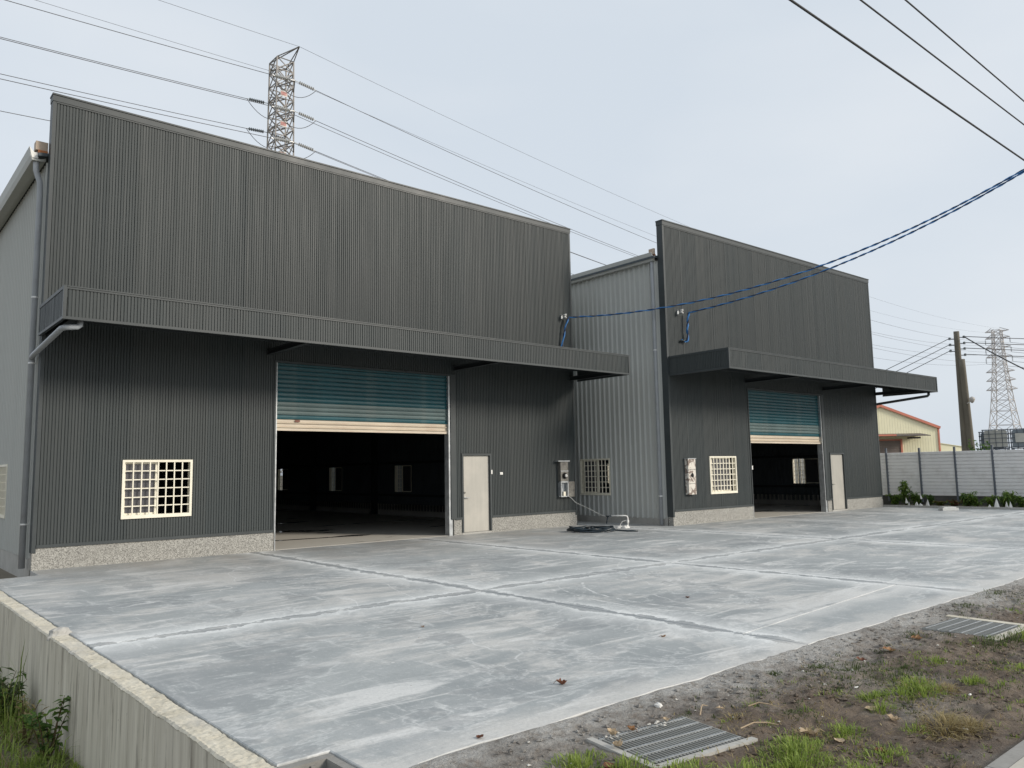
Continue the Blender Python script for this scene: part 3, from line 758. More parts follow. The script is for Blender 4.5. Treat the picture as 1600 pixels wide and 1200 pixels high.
    MB().box(0.17, W-0.17, 0.17, D-0.02, -0.14, 0.006).box(ox0+0.013, ox1-0.006, 0.021, 0.17, -0.14, 0.006).build('floor', M['floor'], root)
    for yc in (0.45, 5.6, 10.8, 16.0, D-0.3):
        for xc in (0.28, W-0.28):
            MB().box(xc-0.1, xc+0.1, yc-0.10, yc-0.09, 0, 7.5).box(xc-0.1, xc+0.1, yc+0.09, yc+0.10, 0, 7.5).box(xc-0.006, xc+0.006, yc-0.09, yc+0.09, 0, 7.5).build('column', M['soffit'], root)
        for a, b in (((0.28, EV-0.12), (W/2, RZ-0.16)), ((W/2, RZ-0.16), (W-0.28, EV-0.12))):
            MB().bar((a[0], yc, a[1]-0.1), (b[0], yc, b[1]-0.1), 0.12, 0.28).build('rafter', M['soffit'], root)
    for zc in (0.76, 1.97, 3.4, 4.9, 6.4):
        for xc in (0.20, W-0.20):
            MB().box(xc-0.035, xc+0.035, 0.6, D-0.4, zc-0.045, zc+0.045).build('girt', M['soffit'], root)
    # gutter: folded trough on the left eave, with raw end
    gp = [(-0.30, 7.80), (-0.285, 7.80), (-0.262, 7.66), (-0.235, 7.60), (-0.10, 7.60), (-0.02, 7.63), (-0.02, 7.575), (-0.10, 7.555), (-0.245, 7.555), (-0.278, 7.64)]
    if P['first']: gsh = 0.0
    else: gsh = 0.14
    gut = MB().prism([(p+gsh, q) for p, q in gp], lambda p, q: (p, 0.30, q), lambda p, q: (p, D+0.15, q)).build('gutter', M['side'], root)
    MB().prism([(-0.30+gsh, 7.80), (-0.255+gsh, 7.60), (-0.15+gsh, 7.60), (-0.11+gsh, 7.74), (-0.21+gsh, 7.70)], lambda p, q: (p, 0.290, q), lambda p, q: (p, 0.297, q)).build('gutter_end', M['white_pl'], gut)
    MB().box(-0.20+gsh, 0.0, 0.27, 0.46, 7.76, 7.93).build('insulation_end', M['beige'], root)
    MB().box(-0.16+gsh, 0.0, 0.25, 0.36, 7.70, 7.755).build('purlin_end', M['orange'], root)
    # downpipe
    xp, yp, rp = -0.085, 0.34, 0.052
    dp = MB().tube([(-0.165+gsh*0.9, yp+0.04, 7.57), (-0.16+gsh*0.9, yp+0.04, 7.38), (xp-0.01, yp, 7.15), (xp, yp, 6.9), (xp, yp, 0.02)], rp, 12).build('downpipe', M['pvc'], root, smooth=True)
    for zc in P['clamps']:
        MB().lathe([(rp+0.006, -0.014), (rp+0.006, 0.014)], (xp, yp, zc), 14).box(xp+0.03, xp+0.10, yp-0.012, yp+0.012, zc-0.012, zc+0.012).build('clamp', M['clamp'], dp)
    # canopy
    cx0, cx1 = P['can']; yf = -2.0; z0, z1 = 4.18, 4.735
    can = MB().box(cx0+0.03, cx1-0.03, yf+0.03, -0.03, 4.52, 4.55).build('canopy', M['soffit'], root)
    ribbed(MB(), profile(cx0+0.045, cx1-0.045, 0.0528, 0.0345, 0.0055, 0.012, 0.002, P['seed']+3), z0+0.045, z1-0.055, [], lambda u, d, v: (u, yf-d, v)).build('fascia', M['char'], can, fix=False)
    for sx_, sg in ((cx0, -1), (cx1, 1)):
        ribbed(MB(), profile(yf+0.045, -0.03, 0.0528, 0.0345, 0.0055, 0.012, 0.002, P['seed']+4), z0+0.045, z1-0.055, [], lambda u, d, v: (sx_+sg*d, u, v)).build('end_fascia', M['char'], can, fix=False)
        s0, s1 = (sx_-0.022, sx_+0.03) if sg < 0 else (sx_-0.03, sx_+0.022)
        MB().box(s0, s1, yf+0.045, -0.018, z1-0.055, z1).box(s0, s1, yf+0.045, -0.018, z0, z0+0.045).build('edge_trim', M['trim'], can)
        MB().box(s0, s1, yf-0.024, yf+0.043, z0, z1).build('corner_post', M['trim'], can)
        MB().box(s0+0.004, s1-0.004, -0.05, -0.019, z0-0.002, z1-0.056).build('corner_post', M['trim'], can)
    MB().box(cx0+0.031, cx1-0.031, yf-0.024, yf+0.03, z1-0.055, z1).box(cx0+0.031, cx1-0.031, yf-0.034, yf-0.025, z1-0.022, z1-0.004).build('edge_trim', M['trim'], can)
    MB().box(cx0+0.031, cx1-0.031, yf-0.024, yf+0.03, z0, z0+0.045).build('edge_trim', M['trim'], can)
    for bx in P['beams']:
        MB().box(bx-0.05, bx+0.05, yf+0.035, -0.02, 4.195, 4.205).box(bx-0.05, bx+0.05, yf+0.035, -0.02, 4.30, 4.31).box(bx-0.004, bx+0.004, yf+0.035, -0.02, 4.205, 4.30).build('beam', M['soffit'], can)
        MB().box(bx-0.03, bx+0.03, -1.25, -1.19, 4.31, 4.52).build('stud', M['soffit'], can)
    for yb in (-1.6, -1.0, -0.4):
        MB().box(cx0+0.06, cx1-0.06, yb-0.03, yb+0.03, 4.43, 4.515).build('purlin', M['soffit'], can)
    # canopy drain pipe
    MB().tube(P['cpipe'], 0.048, 12).build('canopy_pipe', M['pvc'] if P['first'] else M['trim'], can, smooth=True)
    return root

pw_ = make_window(1.28, 1.11, 8, 6, None, ((0.0, 0.52, 0.05), (0.03, 0.52, 0.085)))
wh1 = warehouse(dict(loc=(0, 0, 0), rz=0, label='nearer charcoal warehouse on the left with wide half-open teal shutter', W=13.65, H=8.81, D=22.0,
    open=(4.49, 9.10, 4.03), jr=0.17, door=(9.545, 10.42, 2.01), win=(1.43, 2.73, 0.82, 1.935), wc=8, sash=((0.0, 0.50, 0.05), (0.015, 0.50, 0.085)),
    shut=2.565, cream=2, seed=11, side_y=(3.6, 8.95, 14.2, 19.4), sidewin=pw_, clamps=(0.8, 3.72, 4.95), can=(-0.04, 13.83), beams=(0.12, 4.30, 9.30, 13.52),
    cpipe=[(0.24, -1.82, 4.21), (0.24, -1.82, 4.13), (0.20, -1.82, 4.10), (0.10, -1.82, 4.085), (0.03, -1.78, 4.08), (-0.01, -1.70, 4.07), (-0.085, 0.16, 3.86), (-0.087, 0.27, 3.84), (-0.086, 0.32, 3.80)], first=True))
wh2 = warehouse(dict(loc=(14.95, -2.45, 0), rz=R_(-1.2), label='farther charcoal warehouse on the right with blue-grey side wall', W=12.28, H=8.72, D=22.0,
    open=(3.87, 8.15, 3.98), jr=0.17, door=(8.62, 9.52, 1.97), win=(1.72, 3.03, 0.815, 1.915), wc=8, sash=((0.12, 0.50, 0.05), (0.42, 0.50, 0.085)),
    shut=2.33, cream=2, seed=23, side_y=(2.96, 8.2, 13.4, 18.6), sidewin=pw_, clamps=(0.82, 4.95), can=(0.08, 12.86), beams=(0.2, 3.76, 8.40, 12.2),
    cpipe=[(12.62, -1.80, 4.20), (12.62, -1.80, 4.09), (12.60, -1.76, 4.045), (12.56, -1.65, 4.03), (12.42, 0.1, 3.87), (12.40, 0.28, 3.85)], first=False))
for o in list(pw_.children): bpy.data.objects.remove(o)
bpy.data.objects.remove(pw_)

# ------------------------------------------------------------------ things fixed to or standing by the warehouses
M2 = Matrix.Translation((14.95, -2.45, 0)) @ Matrix.Rotation(R_(-1.2), 4, 'Z')
def b2(x, y, z): return M2 @ Vector((x, y, z))
RZ2 = R_(-1.2)

# meter cabinets
mb1 = empty('meter_cabinet', (12.92, -0.014, 0.83), 0, 'tall grimy meter cabinet with its lower door hanging open', 'meter box', 'meter cabinets')
MB().box(0, 0.30, -0.12, 0, 0.45, 1.0).build('cabinet_body', M['meter'], mb1)
MB().box(0, 0.30, -0.12, -0.10, 0, 0.03).box(0, 0.30, -0.12, -0.10, 0.405, 0.445).box(0, 0.03, -0.12, 0, 0.03, 0.405).box(0.27, 0.30, -0.12, 0, 0.03, 0.405).box(0.03, 0.27, -0.012, 0, 0, 0.445).box(0.0, 0.30, -0.10, 0, 0, 0.012).build('open_box', M['galv'], mb1)
MB().box(0.305, 0.53, -0.125, -0.110, 0.0, 0.43).box(0.305, 0.53, -0.132, -0.126, 0.40, 0.43).box(0.50, 0.53, -0.132, -0.126, 0.0, 0.40).build('open_door', M['meter'], mb1)
MB().box(-0.12, 0.34, -0.16, 0, 1.0, 1.03).build('rain_hood', M['galv'], mb1)
MB().box(0.0, 0.30, -0.128, -0.121, 0.72, 0.745).build('seam', M['galv'], mb1)
MB().lathe([(0.085, 0.0), (0.085, -0.03), (0.06, -0.05), (0.05, -0.075), (0.01, -0.08)], (0.15, -0.12, 0.60), 16, 'y').build('meter_dial', M['black'], mb1, smooth=False)
MB().lathe([(0.05, -0.076), (0.04, -0.095), (0.0, -0.10)], (0.14, -0.12, 0.60), 14, 'y').build('dial_glass', M['porc'], mb1)
MB().tube([(0.08, -0.06, 0.38), (0.10, -0.07, 0.30), (0.07, -0.06, 0.2), (0.12, -0.08, 0.1)], 0.012, 6).tube([(0.14, -0.05, 0.4), (0.13, -0.07, 0.25), (0.16, -0.06, 0.12)], 0.012, 6).build('wiring', M['pvc'], mb1)
MB().box(0.11, 0.19, -0.11, -0.06, 0.02, 0.15).build('socket', M['cream'], mb1)
mb2 = empty('meter_cabinet', tuple(b2(0.56, -0.014, 0.84)), RZ2, 'white peeling meter cabinet with a round hole beside the farther grilled window', 'meter box', 'meter cabinets')
MB().box(0.03, 0.36, -0.12, 0, 0, 1.0).build('cabinet_body', M['peel'], mb2)
MB().box(0.0, 0.38, -0.14, 0, 1.0, 1.02).build('rain_hood', M['galv'], mb2)
MB().lathe([(0.062, 0), (0.062, -0.006)], (0.20, -0.121, 0.54), 14, 'y').build('meter_hole', M['black'], mb2)
for zc in (0.3, 0.7): MB().box(0.03, 0.36, -0.125, -0.121, zc, zc+0.012).build('seam', M['meter'], mb2)

tag(MB().box(10.445, 10.485, -0.055, -0.036, 1.52, 1.63).build('switch_plate', M['white_pl']), 'small upright white switch plate on the door frame of the nearer warehouse', 'switch', 'white switch plates')
tag(MB().box(10.765, 10.86, -0.035, -0.014, 1.50, 1.565).box(10.80, 10.825, -0.042, -0.0355, 1.515, 1.55).build('switch_plate', M['white_pl']), 'small wide white switch plate on the ribbed wall right of the nearer steel door', 'switch', 'white switch plates')
o = MB().box(0, 0.05, -0.055, -0.036, 0, 0.12).build('switch_plate', M['white_pl']); o.location = b2(3.82, 0, 1.5); o.rotation_euler = (0, 0, RZ2)
tag(o, 'white switch plate on the left jamb of the farther shutter', 'switch', 'white switch plates')

# spool insulators carrying the blue service cables
def spool(loc, rz, label):
    r = empty('spool_insulator', loc, rz, label, 'insulator', 'spool insulators')
    MB().box(-0.03, 0.03, -0.02, 0.0, -0.07, 0.07).box(-0.02, 0.02, -0.20, -0.02, 0.055, 0.065).box(-0.02, 0.02, -0.20, -0.02, -0.065, -0.055).build('bracket', M['galv'], r)
    MB().lathe([(0.02, -0.053), (0.05, -0.05), (0.055, -0.02), (0.028, -0.008), (0.028, 0.008), (0.055, 0.02), (0.05, 0.05), (0.02, 0.053)], (0, -0.15, 0), 14).build('spool', M['porc'], r, smooth=True)
    return r
spool((13.22, -0.012, 6.06), 0, 'white spool insulator bracket high on the right end of the nearer facade')
spool(tuple(b2(0.55, -0.012, 6.06)), RZ2, 'white spool insulator bracket high on the left end of the farther facade')
def cable_pair(name, path, label, r=0.016, tw=0.55):
    pts = [Vector(p) for p in path]
    # resample with Catmull-Rom
    sm = []
    for i in range(len(pts)-1):
        p0, p1, p2, p3 = pts[max(i-1, 0)], pts[i], pts[i+1], pts[min(i+2, len(pts)-1)]
        n = max(3, int((p2-p1).length/0.10))
        for q in range(n):
            t = q/n
            sm.append(0.5*((2*p1)+(p2-p0)*t+(2*p0-5*p1+4*p2-p3)*t*t+(3*p1-p0-3*p2+p3)*t**3))
    sm.append(pts[-1])
    st = [[], []]; d = 0
    for i, p in enumerate(sm):
        if i: d += (p-sm[i-1]).length
        a = d/tw*2*math.pi+0.8*math.sin(d*1.3)
        t = (sm[min(i+1, len(sm)-1)]-sm[max(i-1, 0)]).normalized()
        x = t.cross(Vector((0.2, 0.1, 1))).normalized(); y = t.cross(x)
        o_ = (x*math.cos(a)+y*math.sin(a))*r*0.9
        st[0].append(p+o_); st[1].append(p-o_)
    c = MB().tube(st[0], r*1.05, 6).build(name, M['blue'], smooth=True)
    MB().tube(st[1], r*0.8, 6).build('dark_strand', M['navy'], c, smooth=True)
    return tag(c, label, 'cable', 'blue service cables')
def sagline(a, b, sag, n=24, ext=0.0):
    a = Vector(a); b = Vector(b)
    return [a+(b-a)*t-Vector((0, 0, sag*4*t*(1-t))) for t in [i/n*(1+ext) for i in range(n+1)]]
E1 = Vector((20.4, -11.2, 9.55))
cable_pair('service_cable', sagline((13.37, -0.17, 6.04), (19.75, -10.25, 8.98), 0.85, 18, 0.5), 'twisted blue overhead cable from the nearer warehouse insulator to the upper right')
cable_pair('service_cable', sagline(tuple(b2(0.86, -0.17, 6.06)), (19.85, -10.2, 8.95), 0.42, 16, 0.5), 'twisted blue overhead cable from the farther warehouse insulator to the upper right')
cable_pair('service_cable', [(13.37, -0.17, 6.04), (13.30, -0.16, 5.9), (13.22, -0.13, 5.6), (13.17, -0.10, 5.3), (13.08, -0.08, 5.0), (13.0, -0.06, 4.76)], 'slack blue cable hanging down the nearer facade behind the canopy edge', 0.020)
cable_pair('service_cable', [b2(0.86, -0.17, 6.06), b2(0.84, -0.16, 5.9), b2(0.81, -0.14, 5.6), b2(0.83, -0.14, 5.4), b2(0.80, -0.12, 5.24), b2(0.72, -0.05, 5.22), b2(0.68, -0.0, 5.26)], 'short blue cable drop hanging from the farther insulator to a wall hole', 0.024, 0.4)
tag(MB().tube([b2(0.60, 0.0, 5.22), b2(0.60, -0.09, 5.22), b2(0.66, -0.12, 5.23), b2(0.72, -0.10, 5.26)], 0.028, 8).build('cable_elbow', M['trim'], smooth=True), 'dark cable entry elbow on the farther facade below the insulator', 'pipe')

# black overhead cables along the street
for i, (a, b, r, lab) in enumerate((((8.93, -10, 9.33), (20.67, -10, 9.52), 0.021, 'lowest thick black overhead cable crossing the upper right sky'),
                        ((11.59, -10, 10.39), (20.95, -10, 10.58), 0.017, 'middle black overhead cable crossing the upper right sky'),
                        ((13.71, -10, 11.24), (21.14, -10, 11.30), 0.017, 'topmost black overhead cable cutting the upper right corner'))):
    a, b = Vector(a), Vector(b); d = (b-a).normalized()
    tag(MB().tube([a+d*t-Vector((0, 0, 0.0))+Vector((0, 0, 0.0012*(t-6)**2 if abs(t-6) > 8 else 0)) for t in range(-40, 61, 2)], r, 8).build('overhead_cable', M['cable'], smooth=True), lab, 'cable', 'black street cables')

# hose, standpipe, cord
rnd = random.Random(5)
hp = []
for i in range(9*28):
    t = i/28*2*math.pi; lp = i//28
    ox = [0, .12, -.1, .18, -.16, .30, -.28, .34, -.34][lp]; rr = [.42, .46, .40, .36, .44, .28, .30, .22, .2][lp]
    c_, s_ = math.cos(t), math.sin(t)
    x = ox+rr*1.05*c_; yv = 0.10*((lp*7) % 3-1)+rr*0.85*s_
    hp.append((x*0.757+yv*0.653, -x*0.653+yv*0.757, 0.024+0.011*lp+0.018*math.sin(t*2+lp)))
hp += [(0.45, -0.55, 0.03), (0.55, -0.75, 0.022), (0.72, -0.95, 0.022)]
tag(MB().tube(hp, 0.021, 7).build('hose', M['hose'], loc=(12.17, -1.98, 0.0), smooth=True), 'heap of coiled dark hose on the slab between the two warehouses', 'hose')
sp = empty('standpipe', (13.75, -1.85, 0), 0, 'white bent tap pipe standing in rubble beside the hose', 'tap')
MB().tube([(0, 0, 0), (0, 0, 0.26), (-0.01, 0.01, 0.31), (-0.05, 0.05, 0.325), (-0.32, 0.33, 0.33)], 0.019, 8).build('pipe', M['white_pl'], sp, smooth=True)
MB().lathe([(0.018, 0), (0.034, 0.01), (0.034, 0.07), (0.018, 0.09)], (0.0, 0.0, 0.13), 10).tube([(-0.03, 0.03, 0.2), (-0.12, 0.10, 0.17), (-0.17, 0.14, 0.06)], 0.008, 6).build('valve', M['white_pl'], sp)
MB().tube([(-0.32, 0.33, 0.33), (-0.38, 0.38, 0.30), (-0.40, 0.42, 0.12)], 0.02, 8).box(-0.42, -0.32, 0.30, 0.42, 0.30, 0.335).build('hose_end', M['hose'], sp)
for i in range(6):
    tag(rock('rubble_piece', M['rubble'], (13.75-0.06-0.05*i+0.02*(i % 2), -1.85-0.02+0.045*i-0.05*(i % 3), 0), (0.085-0.006*i, 0.075, 0.085-0.007*i), i*1.7, 2), f'{("largest", "second", "third", "fourth", "fifth", "leftmost")[i]} white cement rubble piece counting left from the tap pipe foot', 'rubble', 'white rubble by the tap')
tag(MB().tube([(13.15, -0.13, 0.87), (13.24, -0.20, 0.80), (13.32, -0.32, 0.66), (13.42, -0.55, 0.55), (13.5, -0.8, 0.44), (13.56, -1.0, 0.34), (13.54, -1.2, 0.30), (13.45, -1.5, 0.30)], 0.009, 6).build('extension_cord', M['porc'], smooth=True), 'thin grey cord running from the open meter cabinet to the tap', 'cord')

# ------------------------------------------------------------------ fence with planting
FX = 29.2
fen = empty('fence', (FX, -2.1, 0), 0, 'pale horizontal-ribbed sheet fence on dark posts along the far side', 'fence')
pb = MB(); z = 0.0; 
prof = []
for i in range(13):
    z0 = i*0.13
    prof += [(0.0, z0), (0.034, z0+0.006), (0.034, z0+0.100), (0.0, z0+0.106)]
for (d0, za), (d1, zb_) in zip(prof[:-1], prof[1:]): pb.quad((-d0, -1.24, za), (-d0, 0, za), (-d1, 0, zb_), (-d1, -1.24, zb_))
pm = pb.mesh('sheet_panel'); pm.materials.append(M['fence'])
po = MB().box(-0.035, 0.035, -0.032, 0.032, 0, 2.08).mesh('post'); po.materials.append(M['post'])
for i in range(-13, 9):
    yv = -1.27*i
    link('post', po, fen, (-0.03, yv, 0.12+random.uniform(-.01, .03)))
    link('sheet_panel', pm, fen, (0, yv-0.015, 0.365+0.006*math.sin(i*1.7)))
MB().box(0.0, 0.16, -11.0, 16.6, -0.2, 0.36).build('block_base', M['conc_d'], fen)
MB().box(-1.96, -1.84, -10.2, -0.62, -0.15, 0.07).build('bed_kerb', M['conc'], fen)

def leafy(name, loc, label, mats, n, spread, height, leaf=(0.10, 0.028), droop=0.5, group=None, seed=0, stems=6, cat='plant'):
    r = random.Random(seed); root = empty(name, loc, 0, label, cat, group)
    st = MB(); lf = [MB() for _ in mats]
    for i in range(stems):
        a = r.uniform(0, 2*math.pi); q = r.uniform(0.1, 0.75)*spread; h = height*r.uniform(0.6, 1.0)
        b0 = Vector((r.uniform(-.3, .3)*spread*0.4, r.uniform(-.3, .3)*spread*0.4, 0)); b1 = b0+Vector((math.cos(a)*q, math.sin(a)*q, h))
        m_ = (b0+b1)/2+Vector((0, 0, 0.12*h))
        path = [b0, (b0+m_)/2, m_, (m_+b1)/2+Vector((0, 0, 0.03*h)), b1]
        st.tube(path, [0.008, 0.007, 0.006, 0.004, 0.002], 5)
        for _ in range(n//stems):
            t = r.uniform(0.12, 1.0)*4; k0 = min(3, int(t)); p = path[k0].lerp(path[k0+1], t-k0)
            az = r.uniform(0, 2*math.pi); el = r.uniform(-0.2, 0.9)
            L = leaf[0]*r.uniform(0.6, 1.3); Wd = leaf[1]*r.uniform(0.7, 1.3)
            d = Vector((math.cos(az)*math.cos(el), math.sin(az)*math.cos(el), math.sin(el)))
            s_ = d.cross(Vector((0, 0, 1))).normalized()*Wd
            tip = p+d*L-Vector((0, 0, droop*L*r.uniform(0.3, 1)))
            mid = p+d*L*0.5+Vector((0, 0, 0.02*L))
            r.choice(lf).quad(p, mid+s_, tip, mid-s_)
    st.build('stem', M['stem'], root)
    for m_, l_ in zip(mats, lf): l_.build('foliage', M[m_], root, fix=False)
    return root
gB = 'plants in the bed by the fence'
leafy('tall_shrub', (28.45, -3.05, 0.02), 'tallest drooping leafy shrub in the bed beside the farther warehouse', ('leaf', 'leaf_y'), 420, 0.34, 0.92, (0.17, 0.028), 0.9, gB, 1, 9)
leafy('bushy_plant', (28.2, -2.72, 0.02), 'bright green bushy plant at the foot of the farther warehouse corner', ('leaf_y', 'leaf'), 520, 0.42, 0.42, (0.12, 0.03), 0.6, gB, 2, 12)
leafy('bushy_plant', (28.25, -3.5, 0.02), 'dense dark green bush right of the tall drooping shrub', ('leaf', 'leaf', 'leaf_y'), 620, 0.46, 0.50, (0.12, 0.028), 0.6, gB, 3, 13)
leafy('bushy_plant', (28.4, -3.95, 0.02), 'small dark bush behind the white paper covers', ('leaf',), 320, 0.32, 0.42, (0.10, 0.026), 0.6, gB, 4, 9)
leafy('low_plant', (28.05, -4.42, 0.02), 'low yellow-green plant left of the russet dry leaves', ('leaf_y', 'leaf_r'), 260, 0.34, 0.20, (0.10, 0.026), 0.4, gB, 5, 10)
leafy('dry_plant', (28.05, -4.88, 0.02), 'russet dried plant in the middle of the fence bed', ('leaf_r', 'leaf_r', 'leaf'), 320, 0.38, 0.24, (0.10, 0.03), 0.5, gB, 6, 10)
leafy('bushy_plant', (28.4, -5.2, 0.02), 'arching green bush behind the russet dried plant', ('leaf_y', 'leaf'), 620, 0.50, 0.52, (0.17, 0.022), 0.9, gB, 7, 12)
leafy('bushy_plant', (28.2, -5.6, 0.02), 'rounded green bush right of the arching bush', ('leaf', 'leaf_y'), 420, 0.40, 0.40, (0.13, 0.026), 0.6, gB, 8, 10)
leafy('bushy_plant', (28.2, -6.02, 0.02), 'small bright green bush left of the right-hand white covers', ('leaf_y',), 380, 0.34, 0.40, (0.11, 0.03), 0.5, gB, 9, 10)
leafy('bushy_plant', (28.5, -6.5, 0.02), 'large arching bush behind the right-hand white covers', ('leaf', 'leaf_y'), 700, 0.58, 0.56, (0.2, 0.022), 0.9, gB, 10, 14)
leafy('bushy_plant', (28.2, -7.0, 0.02), 'green bush at the right edge of the fence bed', ('leaf', 'leaf_y'), 420, 0.40, 0.38, (0.12, 0.028), 0.6, gB, 11, 10)
leafy('shrub', (31.5, 3.2, -0.2), 'leafy shrub seen through the rear window of the farther warehouse', ('leaf', 'leaf_y'), 900, 0.8, 2.4, (0.15, 0.05), 0.6, None, 12, 14, 'shrub')
leafy('shrub', (33.9, -4.0, -0.2), 'dark shrub rising above the fence in front of the liquid totes', ('leaf', 'leaf'), 1100, 0.9, 2.75, (0.15, 0.05), 0.7, None, 13, 18, 'shrub')
def sheet_cone(loc, h, w_, seed, label):
    r = random.Random(seed); m = MB(); n = 7; tip = (r.uniform(-.03, .03), r.uniform(-.03, .03), h)
    ring = [(w_*math.cos(i*2*math.pi/n)*r.uniform(.6, 1.2), w_*math.sin(i*2*math.pi/n)*r.uniform(.6, 1.2), r.uniform(0, 0.05)) for i in range(n)]
    mid = [((a[0]*0.62+tip[0]*0.4)*r.uniform(.7, 1.1), (a[1]*0.62+tip[1]*0.4)*r.uniform(.7, 1.1), h*r.uniform(.4, .6)) for a in ring]
    for i in range(n):
        j = (i+1) % n; m.quad(ring[i], ring[j], mid[j], mid[i]); m.tri(mid[i], mid[j], tip)
    return tag(m.build('paper_cover', M['white_pl'], loc=loc), label, 'plant cover', 'white paper covers on the bed')
for i, (yv, z, h, w_, lab) in enumerate(((-3.36, 0.10, 0.24, 0.07, 'tall white paper cover under the tall drooping shrub'), (-3.43, 0.02, 0.17, 0.05, 'small white paper cover directly below the leftmost tall cover'),
        (-3.73, 0.02, 0.17, 0.08, 'crumpled white paper cover left of the middle of the left group'), (-3.86, 0.02, 0.12, 0.07, 'lowest white paper cover of the left group by the kerb'),
        (-4.10, 0.02, 0.27, 0.09, 'broad white paper cover at the right end of the left group'), (-3.90, 0.28, 0.2, 0.05, 'white paper cover hanging high against the fence base'),
        (-6.14, 0.02, 0.12, 0.08, 'low white paper cover at the left of the right-hand group'), (-6.37, 0.02, 0.34, 0.10, 'largest pointed white paper cover of the right-hand group'),
        (-6.68, 0.02, 0.24, 0.06, 'narrow white paper cover second from the right'), (-6.80, 0.02, 0.24, 0.07, 'rightmost narrow white paper cover by the fence'))):
    sheet_cone((27.75, yv, z), h, w_, i+3, lab)
o = MB().box(-0.27, 0.27, -0.14, 0.14, 0.0, 0.09).box(-0.22, 0.20, -0.12, 0.10, 0.091, 0.12).build('foam_block', M['rubble'], loc=(25.9, -5.5, 0.001)); o.rotation_euler = (0, 0, -0.7)
tag(o, 'white foam block lying on the slab near the fence bed', 'block')

# ------------------------------------------------------------------ far things on the right
RV = Vector((0.757, -0.653, 0))
def far_frame(p): return (p, R_(-40.8))
yb = empty('yellow_building', (86.6, 23.7, -0.2), R_(-40.8), 'yellow gabled industrial building with red trim behind the fence', 'building')
HW, EZ, PZ = 6.45, 5.75, 8.35
gb = MB(); n = 86
for i in range(n):
    x0 = -HW+2*HW*i/n; x1 = -HW+2*HW*(i+1)/n; dz = 0.0 if i % 2 else -0.015
    z_ = lambda x: EZ+(PZ-EZ)*(1-abs(x)/HW)
    gb.quad((x0, dz, 0), (x1, dz, 0), (x1, dz, z_(x1)), (x0, dz, z_(x0)))
    gb.quad((x1, 0, 0), (x1, -0.015, 0), (x1, -0.015, z_(x1)), (x1, 0, z_(x1)))
gb.quad((-HW, 0, 0), (-HW, 24, 0), (-HW, 24, EZ), (-HW, 0, EZ)).quad((HW, 0, 0), (HW, 24, 0), (HW, 24, EZ), (HW, 0, EZ))
gb.build('wall', M['yellow'], yb, fix=False)
for sg in (-1, 1):
    m = MB(); m.quad((0, -0.25, PZ+0.06), (sg*(HW+0.2), -0.25, EZ+0.0), (sg*(HW+0.2), 24, EZ+0.0), (0, 24, PZ+0.06)); m.build('roof', M['red_trim'], yb)
    MB().bar((0, -0.2, PZ+0.02), (sg*(HW+0.15), -0.2, EZ), 0.12, 0.28).build('barge_board', M['red_trim'], yb)
    MB().box(sg*HW-0.08, sg*HW+0.08, -0.12, 0.1, 0, EZ).build('corner_trim', M['red_trim'], yb)
ds = MB()
for i in range(22):
    z0 = 0.2*i; ds.quad((-1.6, -0.06, z0), (2.05, -0.06, z0), (2.05, -0.10, z0+0.17), (-1.6, -0.10, z0+0.17)); ds.quad((-1.6, -0.10, z0+0.17), (2.05, -0.10, z0+0.17), (2.05, -0.06, z0+0.2), (-1.6, -0.06, z0+0.2))
dso = ds.build('roller_door', M['brown_door'], yb)
MB().box(2.05, 2.25, -0.16, 0, 0, 4.55).box(-1.9, 2.05, -0.16, 0, 4.40, 4.55).build('door_frame', M['red_trim'], dso)
aw = MB(); aw.v += [(-2.2, -2.2, 4.80), (4.4, -2.2, 4.80), (4.4, 0, 5.1), (-2.2, 0, 5.1), (-2.2, -2.2, 4.88), (4.4, -2.2, 4.88), (4.4, 0, 5.18), (-2.2, 0, 5.18)]
for f in ((0, 3, 2, 1), (4, 5, 6, 7), (0, 1, 5, 4), (1, 2, 6, 5), (2, 3, 7, 6), (3, 0, 4, 7)): aw.f.append(f)
awo = aw.build('awning', M['rust_roof'], yb)
MB().box(-2.3, 0.6, -2.3, -2.22, 4.84, 5.02).build('awning_edge', M['red_trim'], awo)
MB().box(2.6, 3.6, -1.6, -0.6, 4.55, 4.72).build('awning_bracket', M['rust_roof'], awo)
yb2 = empty('yellow_shed', (161.0, 43.0, -0.2), R_(-40.8), 'small distant pale yellow shed right of the yellow building', 'building')
m = MB(); m.quad((-4, 0, 0), (3.2, 0, 0), (3.2, 0, 4.5), (-4, 0, 5.75)).quad((3.2, 0, 0), (3.2, 12, 0), (3.2, 12, 4.5), (3.2, 0, 4.5)).quad((-4, 0, 0), (-4, 12, 0), (-4, 12, 5.75), (-4, 0, 5.75)); m.build('wall', M['yellow'], yb2)
MB().bar((-4.1, 6.0, 5.80), (3.4, 6.0, 4.55), 12.3, 0.1).build('roof', M['yellow'], yb2)

